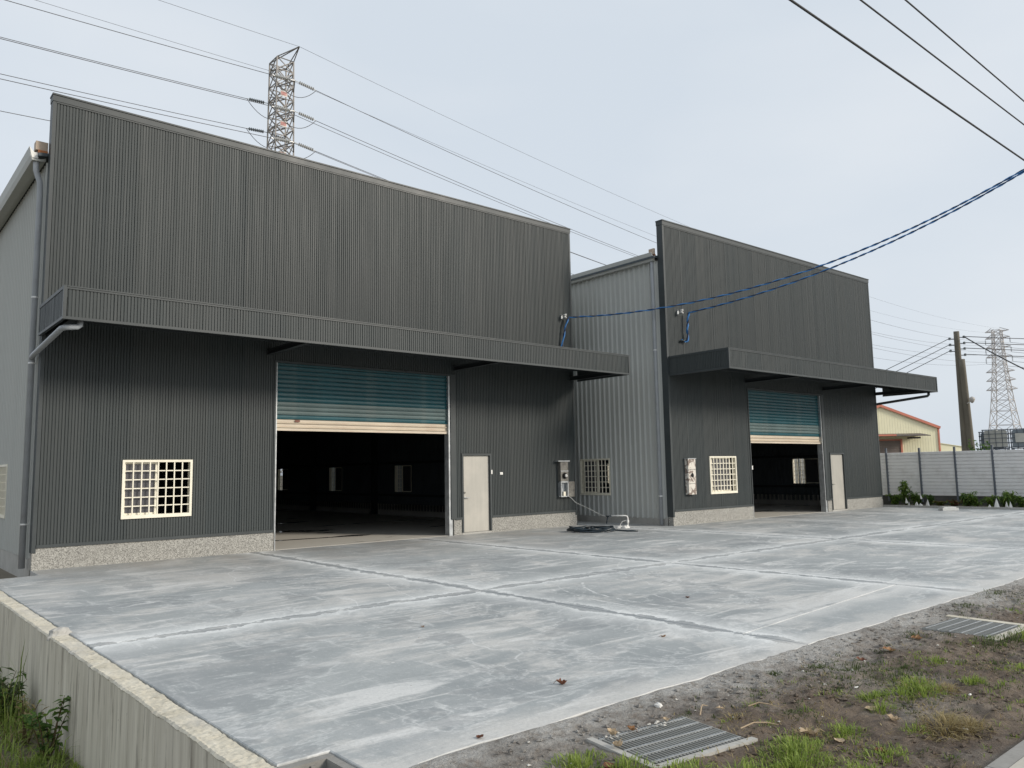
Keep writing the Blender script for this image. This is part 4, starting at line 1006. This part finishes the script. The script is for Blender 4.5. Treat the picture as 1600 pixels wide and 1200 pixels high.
def pole(name, a, b, r0, r1, label):
    a = Vector(a); b = Vector(b); d = (b-a).normalized()
    n = 14
    return tag(MB().tube([a.lerp(b, i/n) for i in range(n+1)], [r0+(r1-r0)*i/n for i in range(n+1)], 14).build(name, M['pole'], smooth=True), label, 'utility pole', 'leaning concrete poles')
pa_t = Vector((46.7, 1.1, 9.25)); pa_d = (Vector((48.1, 1.6, 2.4))-pa_t)/6.85
pA = pole('utility_pole', pa_t+pa_d*9.6, pa_t, 0.23, 0.15, 'taller leaning concrete utility pole with insulators behind the fence')
pb_t = Vector((46.9, 1.0, 7.6)); pb_d = (Vector((48.1, 1.3, 2.4))-pb_t)/5.2
pole('utility_pole', pb_t+pb_d*8.0, pb_t, 0.235, 0.165, 'shorter concrete pole leaning directly against the taller pole')
ins = MB().lathe([(0.02, 0), (0.07, 0.01), (0.07, 0.05), (0.04, 0.07), (0.07, 0.09), (0.07, 0.13), (0.02, 0.16)], k=10).mesh('pin_insulator'); ins.materials.append(M['insul'])
pin = MB().bar((0, 0, 0), (0.42, 0, 0), 0.05).mesh('arm'); pin.materials.append(M['post'])
tip = {}
for i, dz in enumerate((0.35, 0.70, 1.02, 1.38)):
    p = pa_t+pa_d*dz
    o = link('arm', pin, pA, p, (0, 0, R_(-40.8))); q = p+RV*0.42
    link('pin_insulator', ins, pA, q-Vector((0, 0, 0.05))); tip['r', i] = q+Vector((0, 0, 0.05))
for i, dz in enumerate((0.45, 0.80, 1.15)):
    p = pa_t+pa_d*dz
    o = link('arm', pin, pA, p, (0, 0, R_(180-40.8))); q = p-RV*0.42
    link('pin_insulator', ins, pA, q-Vector((0, 0, 0.05))); tip['l', i] = q+Vector((0, 0, 0.05))
lamp = empty('street_lamp', (47.05, 0.95, 5.0), R_(-40.8), 'small grey street lamp head on the shorter leaning pole', 'street lamp')
MB().tube([(0.0, 0, 0.0), (0.2, 0, 0.12), (0.34, 0, 0.18)], 0.03, 8).build('lamp_arm', M['lampgrey'], lamp, smooth=True)
MB().lathe([(0.03, -0.02), (0.10, 0.05), (0.16, 0.18), (0.15, 0.28), (0.03, 0.36)], (0.30, 0, 0.05), 12).build('lamp_head', M['lampgrey'], lamp, smooth=True)
def wire(a, b, sag, r, label, group, n=20, mat='wire', name='power_line', ext=0.0):
    return tag(MB().tube(sagline(a, b, sag, n, ext), r, 5).build(name, M[mat], smooth=True), label, 'wire', group)
ordn = ('uppermost', 'second', 'third', 'lowest')
for i in range(4):
    t = tip['r', i]; wire(t, t+Vector((34, -29.3, 0.75)), 0.9, 0.022, f'{ordn[i]} dark line running right from the taller leaning pole', 'lines right of the leaning pole')
for i in range(3):
    t = tip['l', i]; e = Vector(((72.7, 17.1, 10.4), (73.3, 16.6, 10.3), (74.1, 15.8, 10.2))[i]); e.z = (5.0, 4.9, 4.75)[i]+5.1
    dirv = (Vector(((40.0, 11.0, 3.9), (40.6, 10.6, 3.8), (41.2, 10.1, 3.7))[i])-t)
    wire(t, t+dirv*2.2, 0.35, 0.02, f'{ordn[i]} dark line sloping down left from the taller leaning pole', 'lines left of the leaning pole')
wire(tip['r', 0], (43.0, -3.2, 6.3), 0.05, 0.035, 'thick black cable slanting down right from the taller leaning pole', None, 12, 'cable', 'slack_cable', 0.8)

# liquid totes on a raised dock behind the fence
tag(MB().box(35.4, 41.5, -9.5, -1.0, -0.2, 2.08).build('loading_dock', M['conc']), kind='structure')
def tote(loc, mat, label, lab=False):
    r = empty('liquid_tote', loc, R_(-72.4), label, 'tote', 'caged liquid totes')
    MB().box(-0.44, 0.44, -0.44, 0.44, 0.15, 0.86).box(-0.40, 0.40, -0.40, 0.40, 0.86, 0.90).lathe([(0.10, 0.90), (0.10, 0.96)], k=12).build('tank', M[mat], r)
    pl = MB()
    for x in (-0.5, -0.06, 0.38): pl.box(x, x+0.12, -0.5, 0.5, 0.0, 0.09)
    pl.box(-0.5, 0.5, -0.5, 0.5, 0.091, 0.12); pl.build('pallet', M['cage'], r)
    for i in range(5):
        for yv in (-0.48, 0.48):
            MB().box(-0.5+0.245*i-0.012+0.01, -0.5+0.245*i+0.012+0.01, yv-0.012, yv+0.012, 0.12, 0.95).build('cage_bar', M['cage'], r)
            MB().box(yv-0.012, yv+0.012, -0.49+0.245*i-0.012, -0.49+0.245*i+0.012, 0.12, 0.95).build('cage_bar', M['cage'], r) if 0 < i < 4 else None
    for zc in (0.16, 0.36, 0.56, 0.75, 0.94):
        for yv in (-0.505, 0.505):
            MB().box(-0.5, 0.5, yv-0.012, yv+0.012, zc-0.013, zc+0.013).build('cage_rail', M['cage'], r)
            MB().box(yv-0.012, yv+0.012, -0.49, 0.49, zc-0.013, zc+0.013).build('cage_rail', M['cage'], r)
    if lab:
        MB().box(-0.33, 0.40, -0.535, -0.52, 0.36, 0.75).build('plate', M['hdpe'], r); MB().box(0.0, 0.24, -0.545, -0.536, 0.52, 0.68).build('label_sheet', M['label'], r)
        MB().lathe([(0.13, 0), (0.13, -0.08), (0.05, -0.10)], (0.2, -0.46, 0.10), 14, 'y').build('valve', M['black'], r)
    return r
t0 = Vector((36.6, -3.7, 2.08))
tote(tuple(t0), 'hdpe', 'whitish caged liquid tote left of the labelled one above the fence')
RT = Vector((0.303, -0.953, 0))
tote(tuple(t0+RT*1.06), 'hdpe_d', 'darker caged liquid tote with a white label at the right edge', True)
tote(tuple(t0-RT*0.15+Vector((1.05, 0.33, -0.05))), 'hdpe_d', 'caged liquid tote mostly hidden behind the whitish one')

# ------------------------------------------------------------------ lattice towers and their lines
def tower(loc, rz, zs, hw, arms, arm_l, label, mat, bar=0.07, detail=True, peaks=()):
    root = empty('transmission_tower', loc, rz, label, 'pylon', 'lattice transmission towers')
    cor = ((-1, -1), (1, -1), (1, 1), (-1, 1))
    for cx, cy in cor:
        m = MB()
        for (za, ha), (zb_, hb) in zip(list(zip(zs, hw))[:-1], list(zip(zs, hw))[1:]): m.bar((cx*ha, cy*ha, za), (cx*hb, cy*hb, zb_), bar*1.5)
        m.build('leg', M[mat], root)
    br = MB()
    for (za, ha), (zb_, hb) in zip(list(zip(zs, hw))[:-1], list(zip(zs, hw))[1:]):
        for i in range(4):
            a, b = cor[i], cor[(i+1) % 4]
            br.bar((a[0]*ha, a[1]*ha, za), (b[0]*hb, b[1]*hb, zb_), bar); br.bar((b[0]*ha, b[1]*ha, za), (a[0]*hb, a[1]*hb, zb_), bar)
            br.bar((a[0]*hb, a[1]*hb, zb_), (b[0]*hb, b[1]*hb, zb_), bar)
    br.build('bracing', M[mat], root)
    for z, L in arms:
        h = hw[-1]
        for i in range(len(zs)-1):
            if zs[i] <= z <= zs[i+1]: h = hw[i]+(hw[i+1]-hw[i])*(z-zs[i])/(zs[i+1]-zs[i])
        for sg in (-1, 1):
            m = MB(); tp = (0, sg*L, z)
            for cx in (-1, 1):
                m.bar((cx*h, sg*h, z-0.05), tp, bar*1.2); m.bar((cx*h, sg*h, z+0.9), tp, bar)
                m.bar((cx*h, sg*h, z-0.05), (-cx*h*0.5, sg*(h+L)/2, z+0.1), bar*0.7)
            m.build('cross_arm', M[mat], root)
    for (px, py, pz) in peaks:
        h = hw[-1]; m = MB()
        for cx, cy in cor: m.bar((cx*h, cy*h, zs[-1]), (px, py, pz), bar)
        m.build('peak', M[mat], root)
    return root
def string(parent, a, d, L, n=8, r=0.13, mat='insul'):
    a = Vector(a); d = Vector(d).normalized(); m = MB()
    m.tube([a, a+d*L], 0.03, 5)
    for i in range(n):
        p = a+d*(L*(0.25+0.62*i/(n-1))); m.tube([p-d*0.035, p+d*0.035], [r, r*0.55], 9)
    return m.build('insulator_string', M[mat], parent)
TL = Vector((23.2, 42.0, -0.2)); TR = Vector((245.0, 60.0, -0.2)); TZ = Vector((-196.0, 26.0, -0.2))
zsL = [0, 5, 9.5, 13.5, 17, 20, 22.4, 24.4, 25.9, 27.2, 28.4, 29.6, 30.8, 32.0, 33.2, 34.4, 35.4]
hwL = [2.6, 2.2, 1.85, 1.55, 1.3, 1.1, .97, .86, .80, .78, .77, .76, .75, .74, .73, .72, .71]
armsL = [(27.75, 2.5), (30.3, 2.5), (32.85, 2.5)]
tl = tower(TL, 0, zsL, hwL, armsL, 2.5, 'lattice transmission tower rising behind the nearer warehouse roof', 'lattice', 0.062, True, ((0.5, -2.2, 36.0), (0.0, 2.2, 35.6)))
for z, L in armsL:
    npl = MB().box(-0.42, 0.16, -0.82, -0.80, z-0.72, z-0.22).build('number_plate', M['white_pl'], tl)
    MB().box(-0.38, 0.10, -0.835, -0.822, z-0.62, z-0.32).build('painted_band', M['sign_r'], npl)
    for sg in (-1, 1):
        for dx in (-1, 1): string(tl, (0, sg*L, z), (dx, 0.05*dx, -0.10), 1.9, 8, 0.15, 'porc' if sg < 0 else 'insul')
        jp = [Vector((dx_*1.9, sg*L+0.095*dx_, z-0.19-1.15*(1-dx_*dx_))) for dx_ in [q/6 for q in range(-6, 7)]]
        MB().tube(jp, 0.025, 5).build('jumper', M['wire'], tl)
zsR = [0, 7, 12, 16, 19, 22, 24.5, 27, 29.2, 31.3, 33.4, 35.5, 37.6, 38.9]
hwR = [4.6, 3.6, 2.95, 2.5, 2.2, 1.95, 1.75, 1.55, 1.4, 1.3, 1.2, 1.12, 1.06, 1.02]
armsR = [(22.0, 3.9), (24.6, 3.7), (27.1, 3.6), (31.3, 3.3), (34.0, 3.2), (36.7, 3.1)]
tr = tower(TR, 0, zsR, hwR, armsR+[(38.6, 3.0)], 3, 'distant pale lattice tower at the far right above the totes', 'lattice_hazed', 0.13)
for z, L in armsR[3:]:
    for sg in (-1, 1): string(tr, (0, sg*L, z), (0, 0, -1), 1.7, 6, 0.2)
gw = 'transmission lines between the towers'
lv = ('lowest', 'middle', 'upper')
for i in range(3):
    zl = armsL[i][0]-0.4; zr = armsR[3+i][0]-1.7
    for sg, nm in ((-1, 'near'), (1, 'far')):
        a = TL+Vector((1.9, sg*2.5+0.1, zl+0.2)); b = TR+Vector((0, sg*armsR[3+i][1], zr))
        wire(a, b, 5.5, 0.024, f'{lv[i]} {nm}-side transmission line sloping right from the lattice tower', gw, 60)
        a = TL+Vector((-1.9, sg*2.5-0.1, zl+0.2)); b = TZ+Vector((0, sg*2.6, armsL[i][0]+1.0))
        wire(a, b, 5.5, 0.024, f'{lv[i]} {nm}-side transmission line running to the upper left', gw, 60)
        b = TR+Vector((0, sg*armsR[3+i][1], zr)); wire(b, b+Vector((230, -150, 0)), 6, 0.05, f'{lv[i]} {nm}-side line leaving the distant pale tower', 'lines beyond the distant tower', 30)
for (px, py, pz), sg, nm in (((0.5, -2.2, 36.0), -1, 'near'), ((0, 2.2, 35.6), 1, 'far')):
    wire(TL+Vector((px, py, pz)), TR+Vector((0, sg*3.0, 38.7)), 4.5, 0.014, f'thin {nm}-side earth wire from the tower top to the right', gw, 60)
    wire(TL+Vector((px, py, pz)), TZ+Vector((0, sg*2.2, 37.0)), 4.5, 0.014, f'thin {nm}-side earth wire from the tower top to the upper left', gw, 60)

# ------------------------------------------------------------------ verge details: grates, grass, leaves
def grate(i, label, collar):
    gx, gy, hu, hv, an = GR[i]; hu += 0.012; hv += 0.012
    r = empty('drain_grate', (gx, gy, -0.022), an, label, 'grate', 'steel drain grates')
    MB().box(-hu, hu, -hv, hv, -0.17, -0.05).build('pit_floor', M['mud'], r)
    nb = int(2*hu/0.026)
    bm_ = MB().box(-0.003, 0.003, -hv, hv, -0.03, 0.0).mesh('bar'); bm_.materials.append(M['steel_grate'])
    for q in range(nb+1): link('bar', bm_, r, (-hu+2*hu*q/nb, 0, 0))
    cm = MB().box(-hu, hu, -0.005, 0.005, -0.006, 0.004).mesh('cross_rod'); cm.materials.append(M['galv'])
    for q in range(5 if i == 0 else 6): link('cross_rod', cm, r, (0, -hv+0.04+(2*hv-0.08)*q/(4 if i == 0 else 5), 0))
    cw = 0.05 if i == 0 else 0.10
    for a in collar:
        if a == 'f': MB().box(-hu-cw, hu+cw, -hv-cw, -hv-0.004, -0.2, 0.004).build('collar', M['walltop'] if i else M['conc'], r)
        if a == 'r': MB().box(hu+0.004, hu+cw, -hv, hv+cw, -0.2, 0.004).build('collar', M['walltop'] if i else M['conc'], r)
        if a == 'l': MB().box(-hu-cw, -hu-0.004, -hv, hv+cw*0.4, -0.2, 0.002).build('collar', M['walltop'] if i else M['conc'], r)
        if a == 'b': MB().box(-hu, hu, hv+0.004, hv+cw*0.4, -0.2, 0.0).build('collar', M['kerb'], r)
grate(0, 'nearest weathered steel drain grate with debris along its back edge', 'fl')
grate(1, 'farther steel drain grate in a pale concrete collar at the right', 'fr')

def blades(mb, cx, cy, rad, n, h, r, z0=None, wd=0.0032, lean=0.6):
    for _ in range(n):
        a = r.uniform(0, 2*math.pi); f_ = r.random()**0.75; q = rad*f_*(1.0+0.5*noise.noise(Vector((cx*9+math.cos(a)*1.5, cy*9+math.sin(a)*1.5, 0)))); x = cx+math.cos(a)*q*1.3; y = cy+math.sin(a)*q*0.85
        if z0 is None:
            skip = False
            for gx, gy, hu, hv, an in GR:
                u = (x-gx)*math.cos(an)+(y-gy)*math.sin(an); v = -(x-gx)*math.sin(an)+(y-gy)*math.cos(an)
                if abs(u) < hu+0.02 and abs(v) < hv+0.02: skip = True
            if skip or y > YF-0.02 or y < -14.5: continue
            z = vz(x, y)-0.004
        else: z = z0(x, y)
        H = h*(0.30+1.0*r.random()**1.3)*(1.15-0.75*f_); az = a+r.gauss(0, 0.9); l = r.uniform(0.2, 1.9)*lean*h*0.75
        d = Vector((math.cos(az), math.sin(az), 0)); s_ = Vector((-d.y, d.x, 0))*wd*r.uniform(0.6, 1.3)
        p = Vector((x, y, z)); m_ = p+d*l*0.35+Vector((0, 0, H*0.6)); t = p+d*l+Vector((0, 0, H*r.uniform(0.55, 1.0)))
        n0 = len(mb.v); mb.v += [tuple(p-s_), tuple(p+s_), tuple(m_+s_*0.8), tuple(m_-s_*0.8), tuple(t)]
        mb.f += [(n0, n0+1, n0+2, n0+3), (n0+3, n0+2, n0+4)]
r = random.Random(21)
ga, gd, gs = MB(), MB(), MB()
for cx, cy, rad, n, h in ((3.35, -13.61, 0.20, 420, 0.085), (3.22, -13.74, 0.16, 300, 0.08), (2.86, -13.52, 0.13, 240, 0.07), (1.45, -13.74, 0.26, 700, 0.085), (1.62, -13.62, 0.14, 260, 0.07), (1.30, -13.86, 0.2, 420, 0.09),
        (2.06, -13.72, 0.12, 200, 0.075), (1.85, -14.06, 0.16, 230, 0.06), (0.52, -12.95, 0.17, 420, 0.075), (0.62, -13.22, 0.18, 420, 0.075), (0.78, -13.45, 0.18, 360, 0.07), (2.66, -13.69, 0.10, 130, 0.06), (5.75, -13.62, 0.16, 150, 0.07),
        (3.75, -13.86, 0.10, 150, 0.08), (4.2, -13.42, 0.12, 130, 0.06), (3.05, -13.62, 0.14, 220, 0.07), (4.5, -13.95, 0.12, 130, 0.05), (2.4, -14.0, .1, 90, .06), (1.5, -14.1, .16, 220, .06), (0.95, -13.75, 0.2, 340, 0.08)):
    blades(ga, cx, cy, rad, n, h, r)
for cx, cy, rad, n, h in ((3.52, -13.4, 0.30, 420, 0.05), (3.38, -12.86, 0.2, 220, 0.04), (3.62, -13.05, 0.24, 260, 0.04), (5.28, -13.50, 0.30, 420, 0.06), (5.6, -13.55, 0.25, 340, 0.06), (5.20, -12.85, 0.12, 130, 0.05), (2.94, -12.72, 0.08, 60, 0.04), (8.17, -12.6, 0.3, 200, 0.05), (7.0, -12.66, 0.2, 150, 0.05), (4.46, -13.78, 0.2, 130, 0.04),
        (3.9, -13.3, 0.35, 320, 0.04), (2.9, -13.25, 0.3, 240, 0.035), (2.2, -13.35, 0.15, 110, 0.04), (2.3, -13.0, .25, 90, .03), (9.5, -12.9, .5, 200, .05), (10.8, -13.2, .5, 200, .05), (3.2, -13.15, .4, 330, .035)):
    blades(gd, cx, cy, rad, n, h, r)
for cx, cy, rad, n, h in ((2.56, -14.12, 0.17, 420, 0.09), (2.72, -14.2, 0.12, 220, 0.07), (3.42, -13.80, 0.11, 170, 0.06), (1.86, -13.60, 0.16, 120, 0.06), (2.3, -13.5, 0.3, 140, 0.035), (1.75, -13.15, 0.12, 70, 0.05), (2.9, -13.9, 0.4, 160, 0.03), (4.3, -13.8, 0.3, 110, 0.03), (1.9, -13.9, .4, 160, .03), (1.3, -13.6, .5, 160, .05), (3.3, -13.65, .3, 120, .07)):
    blades(gs, cx, cy, rad, n, h, r, lean=1.3)
for _ in range(240): blades(gd, r.uniform(1.4, 9), r.uniform(-14.4, -12.7), 0.06, r.randint(6, 26), 0.035, r)
for _ in range(150): blades(ga, r.uniform(0.8, 8), r.uniform(-14.45, -12.95), 0.07, r.randint(5, 30), r.uniform(0.025, 0.06), r)
for _ in range(170): blades(gs, r.uniform(0.8, 8), r.uniform(-14.45, -12.75), 0.10, r.randint(4, 14), 0.028, r, lean=1.7)
tag(ga.build('grass', M['grass'], fix=False), 'fresh green grass tufts on the muddy verge', 'grass', kind='stuff')
tag(gd.build('dark_grass', M['grass_dk'], fix=False), 'short trampled dark grass on the muddy verge', 'grass', kind='stuff')
tag(gs.build('dry_grass', M['straw'], fix=False), 'dry straw-coloured grass on the muddy verge', 'grass', kind='stuff')
# clods, gravel and crumbs pressed into the mud
cl = MB(); r = random.Random(8)
def pebble(mb, p, s_, r):
    n0 = len(mb.v); f6 = ((1, 0, 0), (-1, 0, 0), (0, 1, 0), (0, -1, 0), (0, 0, 1), (0, 0, -1)); a = r.uniform(0, 6.3); ca, sa = math.cos(a), math.sin(a)
    for v in f6:
        k0 = s_*r.uniform(0.55, 1.25); x, y, z = v[0]*k0, v[1]*k0*0.8, v[2]*k0*0.55
        mb.v.append((p[0]+x*ca-y*sa, p[1]+x*sa+y*ca, p[2]+z))
    for q in ((0, 2, 4), (2, 1, 4), (1, 3, 4), (3, 0, 4), (2, 0, 5), (1, 2, 5), (3, 1, 5), (0, 3, 5)): mb.f.append(tuple(n0+i for i in q))
for _ in range(9500):
    x = 0.2+11*(r.random()**1.6); y = r.uniform(-14.45, -12.5)
    if any(abs((x-g_[0])*math.cos(g_[4])+(y-g_[1])*math.sin(g_[4])) < g_[2]+0.03 and abs(-(x-g_[0])*math.sin(g_[4])+(y-g_[1])*math.cos(g_[4])) < g_[3]+0.03 for g_ in GR): continue
    dens = noise.noise(Vector((x*1.1, y*1.1, 4)))
    if dens < -0.1 and r.random() < 0.75: continue
    s_ = 0.004+0.026*r.random()**4
    pebble(cl, (x, y, vz(x, y)+s_*0.2), s_, r)
tag(cl.build('gravel', M['mud'], fix=False), 'small clods and gravel pressed into the muddy verge', 'gravel', kind='stuff')
wc = MB()
for _ in range(130):
    x = 0.2+9*(r.random()**1.4); y = r.uniform(-13.5, -12.5); pebble(wc, (x, y, vz(x, y)+0.004), 0.005+0.014*r.random()**2, r)
for _ in range(34):   # crumbs swept against the grate's back edge
    t = r.random(); x = 0.88+0.62*t; y = -12.80-0.09*t+r.uniform(-0.05, 0.04); pebble(wc, (x, y, -0.012), 0.006+0.016*r.random()**2, r)
for _ in range(60):
    x = r.uniform(0, 10); y = r.uniform(-12.3, -4); pebble(wc, (x, y, 0.003), 0.003+0.005*r.random(), r)
tag(wc.build('cement_crumbs', M['crumb'], fix=False), 'white cement crumbs scattered on verge and slab edge', 'gravel', kind='stuff')

def dead_leaf(loc, size, mat, label, seed, curl=0.5, lobes=0):
    r = random.Random(seed); m = MB(); n = 9
    rows = []
    for i in range(n+1):
        t = i/n; w_ = math.sin(math.pi*min(1, t*1.02))**0.8*0.36*(1+(0.35*math.sin(t*lobes*math.pi*2) if lobes else 0))
        ben = curl*(t-0.5)**2*0.9+0.05*math.sin(t*7+seed)
        rows.append([(t-0.5, -w_, ben+curl*0.55*w_+r.uniform(-.02, .02)), (t-0.5, -w_*0.5, ben+curl*0.12*w_), (t-0.5, 0, ben), (t-0.5, w_*0.5, ben+curl*0.15*w_), (t-0.5, w_, ben+curl*0.75*w_+r.uniform(-.03, .03))])
    for i in range(n):
        for j in range(4): m.quad(*[tuple(c*size for c in v) for v in (rows[i][j], rows[i+1][j], rows[i+1][j+1], rows[i][j+1])])
    m.tube([(-0.5*size, 0, rows[0][2][2]*size), (-0.72*size, 0.03*size, 0.02*size)], 0.02*size, 5)
    o = m.build('fallen_leaf', M[mat], loc=loc); o.rotation_euler = (r.uniform(-.15, .15), r.uniform(-.15, .15), r.uniform(0, 6.3))
    return tag(o, label, 'leaf', 'fallen leaves')
for i, (x, y, sz, mt, cu, lb, lab) in enumerate((
    (1.5, -11.82, 0.085, 'dead_d', 1.3, 3, 'curled dark brown leaf standing on the slab near the verge'), (3.36, -11.30, 0.065, 'dead', 0.6, 0, 'flat orange-brown leaf near the saw cut joining the verge'),
    (5.36, -10.08, 0.07, 'dead_d', 0.7, 0, 'small dark leaf alone on the middle slab panel'), (0.32, -12.33, 0.06, 'dead_d', 0.9, 0, 'small brown leaf by the bottom slab edge'),
    (2.01, -9.23, 0.055, 'dead', 0.6, 0, 'tiny rusty leaf in the centre of the nearest slab panel'), (5.04, -12.94, 0.10, 'dead', 0.9, 2, 'orange leaf beside the farther drain grate'),
    (4.30, -13.01, 0.11, 'dead', 0.5, 2, 'brown leaf on bare mud left of the farther grate'), (2.64, -13.62, 0.085, 'dead_p', 0.5, 0, 'pale tan leaf below the brightest grass tuft'),
    (2.47, -13.84, 0.09, 'dead_p', 1.0, 3, 'pale curled leaf in the middle of the verge'), (1.90, -13.58, 0.13, 'dead_p', 0.7, 3, 'large pale tan leaf left of the middle verge leaves'),
    (1.88, -13.78, 0.085, 'dead_p', 0.4, 0, 'narrow pale leaf just below the large tan leaf'), (0.60, -13.12, 0.11, 'dead_d', 1.2, 0, 'glossy red-brown curled leaf in the grass left of the nearest grate'),
    (1.90, -14.02, 0.075, 'dead_d', 1.0, 2, 'dark red leaf in the grass near the pavement'), (3.91, -12.95, 0.085, 'dead_d', 0.7, 2, 'dark leaf on mud near the slab edge'),
    (0.98, -12.80, 0.085, 'dead_p', 1.1, 3, 'crumpled pale leaf at the left back edge of the nearest grate'), (1.12, -12.83, 0.075, 'dead', 1.0, 2, 'brown leaf fragment at the back edge of the nearest grate'),
    (1.42, -12.86, 0.07, 'dead_p', 0.8, 3, 'pale leaf fragment at the right back corner of the nearest grate'), (0.84, -12.97, 0.08, 'dead_p', 1.3, 3, 'twisted straw-coloured leaf at the left corner of the nearest grate'),
    (1.85, -12.98, 0.06, 'dead_p', 0.8, 3, 'small pale leaf on mud right of the nearest grate'))):
    z = 0.004 if y > YF else vz(x, y)+0.008
    if 0.8 < x < 1.55 and -13.0 < y < -12.75: z = -0.012
    dead_leaf((x, y, z), sz, mt, lab, i, cu, lb)
for i, (x, y, a, L, lab) in enumerate(((1.66, -12.95, 0.4, 0.22, 'thin pale bent twig at the right corner of the nearest grate'), (1.62, -13.28, -0.5, 0.26, 'pale twig crossing the right end of the nearest grate'), (2.05, -13.06, -0.9, 0.2, 'dry straw stalk on mud right of the nearest grate'))):
    d = Vector((math.cos(a), math.sin(a), 0)); p = Vector((x, y, max(-0.01, vz(x, y)+0.012)))
    tag(MB().tube([p, p+d*L*0.4+Vector((0.01, 0.02, 0.02)), p+d*L*0.8+Vector((0, 0.03, 0.012)), p+d*L], [0.005, 0.0045, 0.004, 0.002], 5).build('twig', M['dead_p']), lab, 'twig', 'twigs by the grate')
for i, (x, y, lab) in enumerate(((3.42, -13.95, 'small white chip on dark mud near the pavement'), (2.62, -14.22, 'white cigarette end beside the dry straw tuft'), (3.0, -13.36, 'small white scrap in the short dark grass'), (1.62, -12.64, 'pale round stone on the mud behind the nearest grate'))):
    o = MB().tube([(0, 0, 0), (0.03, 0, 0)], 0.006, 7).build('litter', M['white_pl'], loc=(x, y, vz(x, y)+0.012)) if i < 3 else rock('stone', M['rubble'], (x, y, vz(x, y)), (0.03, 0.026, 0.022), 3)
    if i < 3: o.rotation_euler = (0, 0.1, i*1.3)
    tag(o, lab, 'litter' if i < 3 else 'stone')

# ------------------------------------------------------------------ weeds in the low lot by the wall
r = random.Random(31)
lot = lambda x, y: -0.98+0.10*noise.noise(Vector((x*0.3, y*0.3, 0)))-0.01
wg = MB(); ws = MB()
for _ in range(260):
    x = -1.0-1.9*r.random()**1.4; y = r.uniform(-10.5, -3.5)
    blades(wg, x, y, 0.16, 36, r.uniform(0.12, 0.32), r, lot, 0.005, 0.7)
for _ in range(70): blades(ws, -1.0-1.2*r.random(), r.uniform(-8.5, -4), 0.12, 16, r.uniform(0.12, 0.3), r, lot, 0.004, 0.9)
for _ in range(16): blades(wg, -1.05-0.2*r.random(), r.uniform(-6.6, -5.6), 0.05, 2, 0.75, r, lot, 0.006, 0.35)
tag(wg.build('lot_grass', M['grass'], fix=False), 'rank green grass in the low lot below the retaining wall', 'grass', kind='stuff')
tag(ws.build('lot_dry_grass', M['straw'], fix=False), 'dry grass in the low lot below the retaining wall', 'grass', kind='stuff')
leafy('weed', (-1.10, -7.75, -0.98), 'broad-leaved weed growing against the retaining wall', ('leaf', 'leaf', 'leaf_y'), 150, 0.24, 0.62, (0.085, 0.026), 0.4, 'weeds by the wall', 41, 7)
leafy('weed', (-1.18, -7.2, -0.98), 'yellowish spindly weed just behind the broad-leaved weed', ('leaf_y', 'straw'), 110, 0.2, 0.60, (0.08, 0.012), 0.3, 'weeds by the wall', 42, 6)
leafy('weed', (-1.25, -6.1, -0.98), 'dark clump of weeds at the left edge of the picture', ('leaf', 'grass_dk'), 300, 0.4, 0.6, (0.12, 0.02), 0.6, 'weeds by the wall', 43, 12)
